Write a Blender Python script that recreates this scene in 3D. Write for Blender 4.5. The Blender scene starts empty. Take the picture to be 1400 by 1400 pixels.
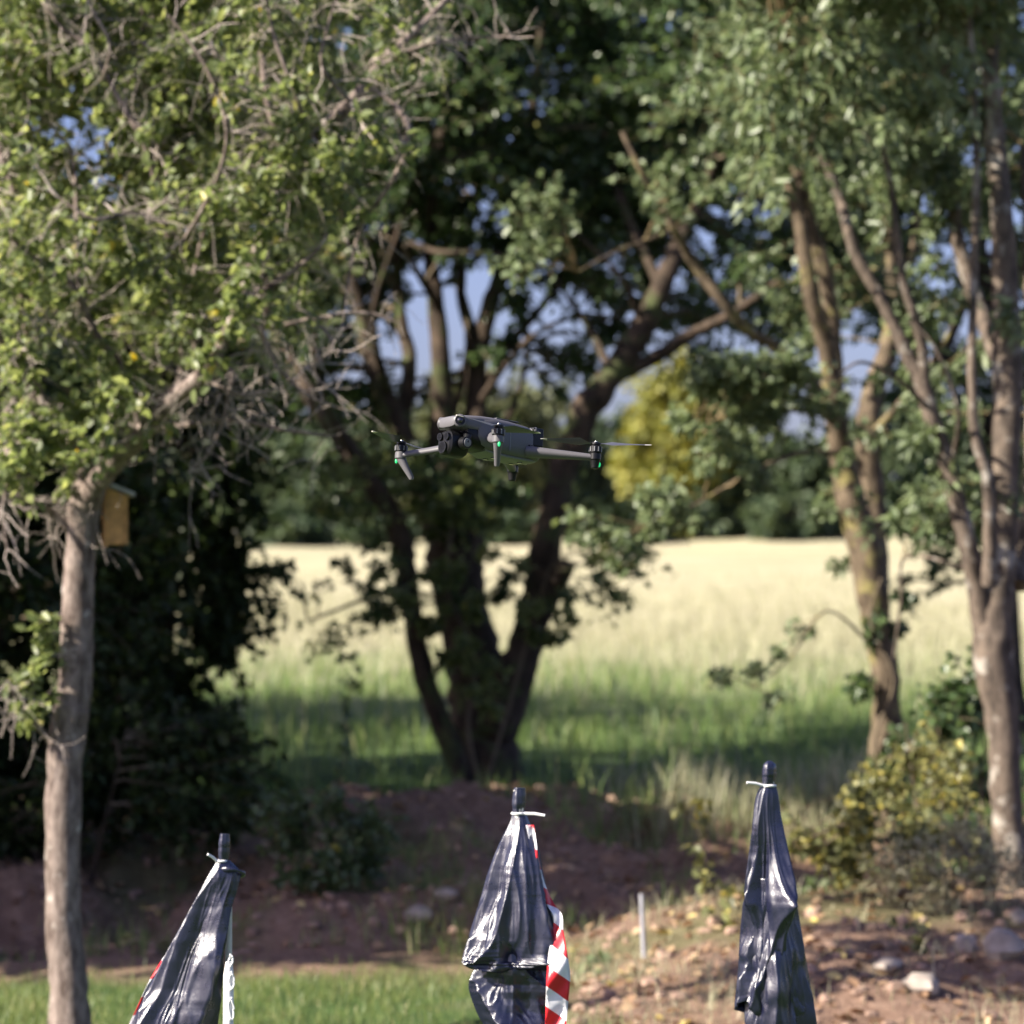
import bpy, math, random
import numpy as np
from mathutils import Vector, Matrix, noise as mnoise
R = math.radians
random.seed(7)
rng = np.random.default_rng(7)
scn = bpy.context.scene
col = scn.collection

# ------------------------------------------------------------------ camera
FPX = 4500.0                      # focal length in pixels of a 1400 px wide picture
PITCH = math.atan(150 / FPX)
CAM = Vector((0, 0, 1.6))
cd = bpy.data.cameras.new('camera')
cam = bpy.data.objects.new('camera', cd)
col.objects.link(cam)
cam.location = CAM
cam.rotation_euler = (R(90) + PITCH, 0, 0)
cd.sensor_width = 36
cd.lens = FPX / 1400 * 36
cd.clip_start = 0.1
cd.clip_end = 3000
cd.dof.use_dof = True
cd.dof.focus_distance = 7.0
cd.dof.aperture_fstop = 4.3
cd.dof.aperture_blades = 9
scn.camera = cam

# ------------------------------------------------------------------ world, sun, exposure
SUN_EL = R(35)
SUN_AZ = math.atan2(-0.93, -0.36)      # towards the sun: from the left, a little behind the camera
sdir = Vector((math.sin(SUN_AZ) * math.cos(SUN_EL), math.cos(SUN_AZ) * math.cos(SUN_EL), math.sin(SUN_EL)))
w = bpy.data.worlds.new('World')
scn.world = w
w.use_nodes = True
nt = w.node_tree
sky = nt.nodes.new('ShaderNodeTexSky')
sky.sky_type = 'NISHITA'
sky.sun_disc = False
sky.sun_elevation = SUN_EL
sky.sun_rotation = SUN_AZ
sky.air_density = 1.0
sky.dust_density = 2.2
sky.ozone_density = 5.0
tint = nt.nodes.new('ShaderNodeMix'); tint.data_type = 'RGBA'; tint.blend_type = 'MULTIPLY'; tint.inputs[0].default_value = 1
tint.inputs[7].default_value = (1.24, 1.03, 1.24, 1)      # the photograph's cool white balance
nt.links.new(sky.outputs[0], tint.inputs[6])
nt.links.new(tint.outputs[2], nt.nodes['Background'].inputs[0])
nt.nodes['Background'].inputs[1].default_value = 0.055
sl = bpy.data.lights.new('sun', 'SUN')
sl.energy = 5.0
sl.angle = R(0.5)
sl.color = (1.0, 0.92, 0.78)
so = bpy.data.objects.new('sun', sl)
col.objects.link(so)
so.rotation_euler = sdir.to_track_quat('Z', 'Y').to_euler()
so.location = (-20, -10, 20)
scn.view_settings.view_transform = 'Standard'
scn.view_settings.look = 'None'
scn.view_settings.gamma = 1
scn.view_settings.use_curve_mapping = False
scn.view_settings.exposure = 1.5
scn.cycles.max_bounces = 8
scn.cycles.transparent_max_bounces = 8

# ------------------------------------------------------------------ helpers
CP, SP = math.cos(PITCH), math.sin(PITCH)

def P(px, py, d):
    """point at world depth y = d that stands where pixel (px, py) of the photograph looks"""
    rx = (px - 700) / FPX
    ry = (700 - py) / FPX
    dx, dy, dz = rx, CP - ry * SP, SP + ry * CP
    t = d / dy
    return Vector((CAM.x + dx * t, d, CAM.z + dz * t))

def tag(o, label=None, cat=None, group=None, kind=None):
    if label: o['label'] = label
    if cat: o['category'] = cat
    if group: o['group'] = group
    if kind: o['kind'] = kind
    return o

def empty(name, loc, label=None, cat=None, group=None):
    o = bpy.data.objects.new(name, None)
    o.empty_display_size = 0.1
    col.objects.link(o)
    o.location = loc
    return tag(o, label, cat, group)

def link_mesh(name, me, mat, parent=None, loc=None):
    o = bpy.data.objects.new(name, me)
    if mat is not None and not me.materials:
        me.materials.append(mat)
    col.objects.link(o)
    if parent is not None:
        o.parent = parent
    if loc is not None:
        o.location = loc
    return o

def np_mesh(name, verts, faces_flat, loop_totals, smooth=False, attrs=None):
    """mesh from numpy arrays; attrs: {name: per-vertex float array}"""
    me = bpy.data.meshes.new(name)
    n, nl, nf = len(verts), len(faces_flat), len(loop_totals)
    me.vertices.add(n)
    me.vertices.foreach_set('co', np.asarray(verts, dtype=np.float32).ravel())
    me.loops.add(nl)
    me.loops.foreach_set('vertex_index', np.asarray(faces_flat, dtype=np.int32))
    me.polygons.add(nf)
    lt = np.asarray(loop_totals, dtype=np.int32)
    ls = np.concatenate(([0], np.cumsum(lt)[:-1])).astype(np.int32)
    me.polygons.foreach_set('loop_start', ls)
    me.polygons.foreach_set('loop_total', lt)
    if smooth:
        me.polygons.foreach_set('use_smooth', np.ones(nf, dtype=bool))
    if attrs:
        for k, a in attrs.items():
            at = me.attributes.new(k, 'FLOAT', 'POINT')
            at.data.foreach_set('value', np.asarray(a, dtype=np.float32))
    me.update(calc_edges=True)
    me.validate()
    return me

class MB:
    """collects verts and faces, builds ONE mesh"""
    def __init__(s):
        s.v, s.f = [], []
    def add(s, vs, fs):
        b = len(s.v)
        s.v += [tuple(v) for v in vs]
        s.f += [tuple(i + b for i in f) for f in fs]
        return s
    def box(s, c, h, M=None):
        vs = []
        for i in range(8):
            v = Vector(((1 if i & 1 else -1) * h[0], (1 if i & 2 else -1) * h[1], (1 if i & 4 else -1) * h[2]))
            if M is not None: v = M @ v
            vs.append(v + Vector(c))
        return s.add(vs, [(0, 2, 3, 1), (4, 5, 7, 6), (0, 1, 5, 4), (2, 6, 7, 3), (0, 4, 6, 2), (1, 3, 7, 5)])
    def tube(s, pts, rad, n=10, cap=True, squash=None):
        fr = frames(pts)
        vs, fs = [], []
        for (p, a, b), r in zip(fr, rad):
            for k in range(n):
                t = 2 * math.pi * k / n
                vs.append(p + a * (math.cos(t) * r * (squash or 1)) + b * (math.sin(t) * r))
        m = len(pts)
        for i in range(m - 1):
            for k in range(n):
                k2 = (k + 1) % n
                fs.append((i * n + k, i * n + k2, (i + 1) * n + k2, (i + 1) * n + k))
        if cap:
            fs.append(tuple(range(n - 1, -1, -1)))
            fs.append(tuple((m - 1) * n + k for k in range(n)))
        return s.add(vs, fs)
    def cyl(s, a, b, r0, r1=None, n=20):
        a, b = Vector(a), Vector(b)
        return s.tube([a, b], [r0, r0 if r1 is None else r1], n)
    def loft(s, secs, n=28):
        """secs: (x, yc, zc, hw, hh, exponent): superellipse sections along x"""
        vs, fs = [], []
        for (x, yc, zc, hw, hh, e) in secs:
            for k in range(n):
                t = 2 * math.pi * k / n
                c, q = math.cos(t), math.sin(t)
                y = hw * math.copysign(abs(c) ** (2 / e), c)
                z = hh * math.copysign(abs(q) ** (2 / e), q)
                vs.append((x, yc + y, zc + z))
        m = len(secs)
        for i in range(m - 1):
            for k in range(n):
                k2 = (k + 1) % n
                fs.append((i * n + k, i * n + k2, (i + 1) * n + k2, (i + 1) * n + k))
        fs.append(tuple(range(n - 1, -1, -1)))
        fs.append(tuple((m - 1) * n + k for k in range(n)))
        return s.add(vs, fs)
    def ball(s, c, r, sc=(1, 1, 1), nu=16, nv=10):
        vs, fs = [], []
        for j in range(1, nv):
            ph = math.pi * j / nv
            for i in range(nu):
                t = 2 * math.pi * i / nu
                vs.append((c[0] + r * sc[0] * math.sin(ph) * math.cos(t), c[1] + r * sc[1] * math.sin(ph) * math.sin(t), c[2] + r * sc[2] * math.cos(ph)))
        top, bot = len(vs), len(vs) + 1
        vs += [(c[0], c[1], c[2] + r * sc[2]), (c[0], c[1], c[2] - r * sc[2])]
        for j in range(nv - 2):
            for i in range(nu):
                i2 = (i + 1) % nu
                fs.append((j * nu + i, (j + 1) * nu + i, (j + 1) * nu + i2, j * nu + i2))
        for i in range(nu):
            i2 = (i + 1) % nu
            fs.append((top, i, i2))
            fs.append((bot, (nv - 2) * nu + i2, (nv - 2) * nu + i))
        return s.add(vs, fs)
    def build(s, name, mat, parent=None, smooth=False, bevel=0, angle=35, off=None):
        me = bpy.data.meshes.new(name)
        v = s.v if off is None else [(a - off[0], b - off[1], c - off[2]) for a, b, c in s.v]
        me.from_pydata(v, [], s.f)
        me.update()
        o = link_mesh(name, me, mat, parent)
        if smooth:
            for p in me.polygons: p.use_smooth = True
            try: me.set_sharp_from_angle(angle=R(angle))
            except Exception: pass
        if bevel:
            b = o.modifiers.new('bevel', 'BEVEL')
            b.width = bevel; b.segments = 3; b.limit_method = 'ANGLE'
        return o

def frames(pts):
    pts = [Vector(p) for p in pts]
    out = []
    a = None
    for i, p in enumerate(pts):
        t = (pts[min(i + 1, len(pts) - 1)] - pts[max(i - 1, 0)])
        if t.length < 1e-9: t = Vector((0, 0, 1))
        t.normalize()
        if a is None:
            ref = Vector((0, 1, 0)) if abs(t.y) < 0.9 else Vector((1, 0, 0))
            a = ref.cross(t).normalized()
        else:
            a = (a - t * a.dot(t))
            a = a.normalized() if a.length > 1e-6 else Vector((1, 0, 0))
        out.append((p, a, t.cross(a)))
    return out

def spline(pts, per=5):
    """Catmull-Rom through rows (x, y, z, r)"""
    pts = [np.array(p, float) for p in pts]
    if len(pts) < 3:
        per = max(per, 3)
    out = []
    for i in range(len(pts) - 1):
        p0, p1, p2, p3 = pts[max(i - 1, 0)], pts[i], pts[i + 1], pts[min(i + 2, len(pts) - 1)]
        for k in range(per):
            t = k / per
            out.append(0.5 * ((2 * p1) + (-p0 + p2) * t + (2 * p0 - 5 * p1 + 4 * p2 - p3) * t * t + (-p0 + 3 * p1 - 3 * p2 + p3) * t ** 3))
    out.append(pts[-1])
    return out

def vnoise(x, y, s=1.0, seed=0):
    """smooth value noise on numpy arrays, about -1..1"""
    x = np.asarray(x) / s; y = np.asarray(y) / s
    xi, yi = np.floor(x).astype(np.int64), np.floor(y).astype(np.int64)
    fx, fy = x - xi, y - yi
    fx = fx * fx * (3 - 2 * fx); fy = fy * fy * (3 - 2 * fy)
    def h(a, b):
        n = (a * 374761393 + b * 668265263 + seed * 69069) & 0x7fffffff
        n = ((n ^ (n >> 13)) * 1274126177) & 0x7fffffff
        return (n % 10007) / 5003.5 - 1
    return (h(xi, yi) * (1 - fx) + h(xi + 1, yi) * fx) * (1 - fy) + (h(xi, yi + 1) * (1 - fx) + h(xi + 1, yi + 1) * fx) * fy

def sstep(a, b, x):
    t = np.clip((np.asarray(x, float) - a) / (b - a), 0, 1)
    return t * t * (3 - 2 * t)

# ------------------------------------------------------------------ materials
def new_mat(name):
    m = bpy.data.materials.new(name)
    m.use_nodes = True
    n = m.node_tree.nodes
    return m, m.node_tree, n['Principled BSDF']

def ramp(t, fac, stops):
    r = t.nodes.new('ShaderNodeValToRGB')
    e = r.color_ramp.elements
    while len(e) < len(stops): e.new(0.5)
    for el, (p, c) in zip(e, stops):
        el.position = p
        el.color = (*c, 1)
    t.links.new(fac, r.inputs[0])
    return r.outputs[0]

def noise_tex(t, scale, detail=4, rough=0.6, coord='Object', vec=None, stretch=None):
    n = t.nodes.new('ShaderNodeTexNoise')
    n.inputs['Scale'].default_value = scale
    n.inputs['Detail'].default_value = detail
    n.inputs['Roughness'].default_value = rough
    c = t.nodes.new('ShaderNodeTexCoord')
    src = c.outputs[coord]
    if stretch:
        mp = t.nodes.new('ShaderNodeMapping')
        mp.inputs['Scale'].default_value = stretch
        t.links.new(src, mp.inputs[0]); src = mp.outputs[0]
    t.links.new(src, n.inputs['Vector'])
    return n.outputs['Fac']

def mixc(t, fac, a, b):
    m = t.nodes.new('ShaderNodeMix')
    m.data_type = 'RGBA'
    for inp, v in ((m.inputs[0], fac), (m.inputs[6], a), (m.inputs[7], b)):
        if hasattr(v, 'links') or hasattr(v, 'is_linked'): t.links.new(v, inp)
        elif isinstance(v, (int, float)): inp.default_value = v
        else: inp.default_value = (*v, 1)
    return m.outputs[2]

def bump(t, b, h, strength=0.5, dist=0.01):
    n = t.nodes.new('ShaderNodeBump')
    n.inputs['Strength'].default_value = strength
    n.inputs['Distance'].default_value = dist
    t.links.new(h, n.inputs['Height'])
    t.links.new(n.outputs[0], b.inputs['Normal'])
    return n

def plain(name, c, rough=0.5, metal=0.0, spec=None, nscale=60, var=0.12, bumps=0.0, coat=0):
    m, t, b = new_mat(name)
    n = noise_tex(t, nscale)
    t.links.new(ramp(t, n, [(0.3, tuple(x * (1 - var) for x in c)), (0.7, tuple(min(1, x * (1 + var)) for x in c))]), b.inputs['Base Color'])
    b.inputs['Roughness'].default_value = rough
    b.inputs['Metallic'].default_value = metal
    b.inputs['Coat Weight'].default_value = coat
    if spec is not None: b.inputs['Specular IOR Level'].default_value = spec
    if bumps: bump(t, b, n, bumps, 0.002)
    return m

def leaf_mat(name, stops, rough=0.42, trans=0.35, spec=0.5):
    m, t, b = new_mat(name)
    a = t.nodes.new('ShaderNodeAttribute'); a.attribute_name = 'rnd'
    oi = t.nodes.new('ShaderNodeObjectInfo')
    s = t.nodes.new('ShaderNodeMath'); s.operation = 'ADD'
    t.links.new(a.outputs['Fac'], s.inputs[0])
    s.inputs[1].default_value = 0
    c = ramp(t, s.outputs[0], stops)
    t.links.new(c, b.inputs['Base Color'])
    b.inputs['Roughness'].default_value = rough
    b.inputs['Specular IOR Level'].default_value = spec
    tr = t.nodes.new('ShaderNodeBsdfTranslucent')
    hs = t.nodes.new('ShaderNodeHueSaturation')
    hs.inputs['Saturation'].default_value = 1.15
    hs.inputs['Value'].default_value = 1.75
    hs.inputs['Hue'].default_value = 0.485
    t.links.new(c, hs.inputs['Color'])
    t.links.new(hs.outputs[0], tr.inputs['Color'])
    mx = t.nodes.new('ShaderNodeMixShader')
    mx.inputs[0].default_value = trans
    t.links.new(b.outputs[0], mx.inputs[1])
    t.links.new(tr.outputs[0], mx.inputs[2])
    t.links.new(mx.outputs[0], t.nodes['Material Output'].inputs[0])
    return m

def bark_mat(name, dark, light, lichen=None, lich_amt=0.5, scale=14, bs=0.9):
    m, t, b = new_mat(name)
    n1 = noise_tex(t, scale, 6, 0.7, stretch=(1, 1, 0.35))
    n2 = noise_tex(t, scale * 0.35, 5, 0.65)
    c = ramp(t, n1, [(0.35, dark), (0.65, light)])
    if lichen:
        f = ramp(t, n2, [(lich_amt, (0, 0, 0)), (lich_amt + 0.1, (1, 1, 1))])
        c = mixc(t, f, c, lichen)
    t.links.new(c, b.inputs['Base Color'])
    b.inputs['Roughness'].default_value = 0.9
    b.inputs['Specular IOR Level'].default_value = 0.2
    bump(t, b, n1, bs, 0.012)
    return m

M = {}
M['leaf_apple'] = leaf_mat('apple_leaf', [(0.0, (.075, .10, .040)), (.45, (.145, .185, .072)), (.8, (.25, .29, .115)), (.93, (.34, .36, .12)), (.985, (.62, .48, .07))], rough=.42, trans=.5)
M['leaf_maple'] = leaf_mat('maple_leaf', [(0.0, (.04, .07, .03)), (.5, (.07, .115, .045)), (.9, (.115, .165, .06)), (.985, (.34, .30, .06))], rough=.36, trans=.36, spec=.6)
M['leaf_pale'] = leaf_mat('pale_leaf', [(0.0, (.075, .105, .05)), (.45, (.135, .18, .088)), (.95, (.25, .30, .16))], rough=.42, trans=.34, spec=.5)
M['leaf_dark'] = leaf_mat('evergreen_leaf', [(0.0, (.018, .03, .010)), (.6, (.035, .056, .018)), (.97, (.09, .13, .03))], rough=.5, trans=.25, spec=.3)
M['leaf_bramble'] = leaf_mat('bramble_leaf', [(0.0, (.08, .085, .04)), (.4, (.15, .165, .065)), (.75, (.33, .31, .10)), (.95, (.55, .46, .09))], rough=.45, trans=.35)
M['leaf_far'] = leaf_mat('far_leaf', [(0.0, (.035, .06, .03)), (.6, (.06, .09, .038)), (1.0, (.10, .13, .045))], rough=.6, trans=.2)
M['leaf_olive'] = leaf_mat('olive_far_leaf', [(0.0, (.07, .09, .04)), (.6, (.13, .145, .06)), (1.0, (.20, .20, .08))], rough=.6, trans=.2)
M['leaf_yellow'] = leaf_mat('yellow_far_leaf', [(0.0, (.14, .16, .035)), (.6, (.24, .24, .05)), (1.0, (.34, .30, .06))], rough=.6, trans=.25)
M['grass'] = leaf_mat('green_grass', [(0.0, (.09, .15, .045)), (.6, (.15, .23, .07)), (.85, (.25, .30, .10)), (1.0, (.48, .43, .22))], rough=.5, trans=.35)
M['lawn'] = leaf_mat('lawn_blade', [(0.0, (.07, .11, .035)), (.5, (.13, .18, .06)), (.8, (.22, .25, .09)), (1.0, (.46, .40, .22))], rough=.5, trans=.35)
M['grass_dry'] = leaf_mat('dry_grass', [(0.0, (.19, .19, .095)), (.5, (.345, .34, .21)), (1.0, (.50, .475, .345))], rough=.7, trans=.3)
M['bark_apple'] = bark_mat('apple_bark', (.07, .05, .042), (.29, .235, .205), (.44, .40, .36), .60, 30, 1.0)
M['bark_main'] = bark_mat('maple_bark', (.022, .017, .013), (.095, .068, .05), (.07, .085, .035), .52, 14, 1.0)
M['bark_right'] = bark_mat('mossy_bark', (.04, .03, .022), (.19, .145, .10), (.22, .19, .08), .55, 18, 1.0)
M['bark_ash'] = bark_mat('ash_bark', (.05, .04, .034), (.18, .14, .11), (.34, .31, .27), .55, 22, 1.0)
M['bark_dark'] = bark_mat('dark_bark', (.03, .022, .018), (.08, .06, .045))
M['twig'] = plain('grey_twig', (.40, .34, .30), .9, nscale=40, var=.35)
M['twig_brown'] = plain('brown_twig', (.13, .10, .065), .9, nscale=40, var=.3)
M['twig_yellow'] = plain('lichen_twig', (.19, .14, .07), .9, nscale=40, var=.3)

# ------------------------------------------------------------------ ground
LT = [(-60, 0), (15, 0), (16.5, .12), (17.6, .33), (18.5, .43), (20, .50), (22, .55), (24, .60), (28, .71), (34, .86), (45, 1.02), (70, 1.5), (100, 2.6), (150, 5.3), (230, 8), (600, 12)]
RT = [(-60, 0), (12.4, 0), (13.4, .15), (14.4, .29), (15.4, .37), (16.2, .10), (17.2, .0), (18.6, .22), (20.2, .42), (22, .50), (24, .58), (28, .70), (34, .86), (45, 1.02), (70, 1.5), (100, 2.6), (150, 5.3), (230, 8), (600, 12)]
def H(x, y):
    x = np.asarray(x, float); y = np.asarray(y, float)
    l = np.interp(y, *zip(*LT)); r = np.interp(y, *zip(*RT))
    t = sstep(-0.3, 1.1, x - (vnoise(x, y, 1.1, 3) * .25))
    z = l * (1 - t) + r * t
    bank = sstep(15.2, 16.2, y) * (1 - sstep(20.5, 23, y))
    z = z + vnoise(x, y, .9, 1) * (.03 + .20 * bank) + vnoise(x, y, .33, 2) * (.008 + .12 * bank) + vnoise(x, y, .14, 8) * .05 * bank
    rdirt = sstep(.2, 1.2, x) * sstep(12, 13, y) * (1 - sstep(15.6, 16.4, y))
    z = z + (vnoise(x, y, .5, 5) * .05 + vnoise(x, y, .17, 6) * .025) * rdirt
    z = z - .26 * np.exp(-((x + .12) / .75) ** 2 - ((y - 21.3) / 1.1) ** 2)
    z = z + vnoise(x, y, 14, 7) * .25 * sstep(40, 90, y) + (vnoise(x, y, 17, 33) * .45 + x * .012) * sstep(90, 150, y)
    return z
def Hs(x, y): return float(H(np.array([x]), np.array([y]))[0])

def axis(dense0, dense1, step, lo, hi, grow=1.12):
    a = list(np.arange(dense0, dense1, step))
    s, p = step, a[-1]
    while p < hi:
        s *= grow; p += s; a.append(min(p, hi))
    s, p, b = step, dense0, []
    while p > lo:
        s *= grow; p -= s; b.append(max(p, lo))
    return np.array(b[::-1] + a)

xs = axis(-4.5, 4.5, .06, -500, 500)
ys = axis(11.5, 24, .07, -60, 600, 1.06)
X, Y = np.meshgrid(xs, ys)
Z = H(X, Y)
nx, ny = len(xs), len(ys)
# masks: how much grass, how dry
gl = 1 - sstep(14.3, 15.3, Y + vnoise(X, Y, .5, 11) * .5)
gl = gl * (1 - sstep(-.2, .5, X + vnoise(X, Y, .6, 12) * .4) * sstep(11.5, 12.8, Y))
gf = sstep(19.2, 20.4, Y + vnoise(X, Y, .9, 13) * .9)
patch = sstep(.1, .6, vnoise(X, Y, .7, 14) + .35 * vnoise(X, Y, .25, 15))
green = np.clip(gl + gf + .5 * patch * (1 - gl) * (1 - gf), 0, 1)
dry = sstep(25, 52, Y + vnoise(X, Y, 5, 16) * 5)
idx = np.arange(nx * ny).reshape(ny, nx)
q = np.stack([idx[:-1, :-1], idx[:-1, 1:], idx[1:, 1:], idx[1:, :-1]], -1).reshape(-1, 4)
me = np_mesh('ground', np.stack([X, Y, Z], -1).reshape(-1, 3), q.ravel(), np.full(len(q), 4), True, {'green': green.ravel(), 'dry': dry.ravel()})
m, t, b = new_mat('ground_soil_and_grass')
ag = t.nodes.new('ShaderNodeAttribute'); ag.attribute_name = 'green'
ad = t.nodes.new('ShaderNodeAttribute'); ad.attribute_name = 'dry'
n1 = noise_tex(t, 9, 8, .7); n2 = noise_tex(t, 2.3, 5, .6); n3 = noise_tex(t, .35, 6, .65, stretch=(.5, 1.6, 1)); n4 = noise_tex(t, 40, 5, .6)
soil = mixc(t, n2, ramp(t, n1, [(.35, (.085, .042, .028)), (.55, (.23, .14, .095)), (.75, (.44, .32, .245))]), ramp(t, n4, [(.3, (.13, .08, .06)), (.7, (.36, .26, .20))]))
gr = ramp(t, n1, [(.3, (.035, .065, .02)), (.6, (.075, .125, .035)), (.8, (.14, .15, .05))])
fld = ramp(t, n3, [(.30, (.27, .275, .14)), (.42, (.38, .35, .22)), (.55, (.43, .395, .265)), (.66, (.42, .355, .25)), (.78, (.33, .31, .18))])
fld = mixc(t, ramp(t, n4, [(.4, (0, 0, 0)), (.8, (.5, .5, .5))]), fld, (.30, .29, .13))
c = mixc(t, ad.outputs['Fac'], mixc(t, ag.outputs['Fac'], soil, gr), fld)
t.links.new(c, b.inputs['Base Color'])
b.inputs['Roughness'].default_value = .95
b.inputs['Specular IOR Level'].default_value = .15
bump(t, b, n1, .9, .06)
ground = link_mesh('ground', me, m)
tag(ground, 'rough ground: mown grass, earth bank and rising dry meadow', None, None, 'structure')

# ------------------------------------------------------------------ foliage machinery
def leaves_arrays(pos, dirs, nrm, size, wid):
    """six-point folded leaves -> verts, faces, totals"""
    n = len(pos)
    dirs = dirs / (np.linalg.norm(dirs, axis=1, keepdims=True) + 1e-9)
    side = np.cross(dirs, nrm)
    side /= (np.linalg.norm(side, axis=1, keepdims=True) + 1e-9)
    up = np.cross(side, dirs)
    s = size[:, None]; wd = (size * wid)[:, None]
    fold = rng.uniform(.05, .4, n)[:, None] * wd
    curl = rng.uniform(-.25, .1, n)[:, None] * s
    v = np.empty((n, 6, 3))
    v[:, 0] = pos
    v[:, 1] = pos + dirs * s * .32 + side * wd * .5 + up * fold
    v[:, 2] = pos + dirs * s * .70 + side * wd * .40 + up * (fold + curl * .4)
    v[:, 3] = pos + dirs * s + up * curl
    v[:, 4] = pos + dirs * s * .70 - side * wd * .40 + up * (fold + curl * .4)
    v[:, 5] = pos + dirs * s * .32 - side * wd * .5 + up * fold
    base = (np.arange(n) * 6)[:, None]
    f = np.concatenate([base + [0, 1, 2, 3], base + [0, 3, 4, 5]], 1).reshape(-1)
    return v.reshape(-1, 3), f, np.full(2 * n, 4)

class Twigs:
    """many thin 4-sided tubes in one mesh"""
    def __init__(s): s.v, s.f, s.n = [], [], 0
    def add(s, pts, r0, r1, k=4):
        pts = np.asarray(pts, float); m = len(pts)
        d = np.gradient(pts, axis=0)
        d /= np.linalg.norm(d, axis=1, keepdims=True) + 1e-9
        ref = np.array([0.3, .9, .2]) if abs(d[0] @ np.array([.3, .9, .2])) < .85 else np.array([1., 0, 0])
        a = np.cross(d, ref); a /= np.linalg.norm(a, axis=1, keepdims=True) + 1e-9
        b = np.cross(d, a)
        r = np.linspace(r0, r1, m)[:, None]
        ang = 2 * np.pi * np.arange(k) / k
        ring = np.stack([pts + r * (a * math.cos(q) + b * math.sin(q)) for q in ang], 1).reshape(-1, 3)
        i = np.arange(m - 1)[:, None] * k
        kk = np.arange(k); k2 = (kk + 1) % k
        f = np.stack([i + kk, i + k2, i + k + k2, i + k + kk], -1).reshape(-1, 4) + s.n
        s.v.append(ring); s.f.append(f); s.n += len(ring)
    def mesh(s, name, off):
        v = np.concatenate(s.v) - np.array(off)
        f = np.concatenate(s.f)
        return np_mesh(name, v, f.ravel(), np.full(len(f), 4), True)

def unit(v): return v / (np.linalg.norm(v) + 1e-9)

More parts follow.
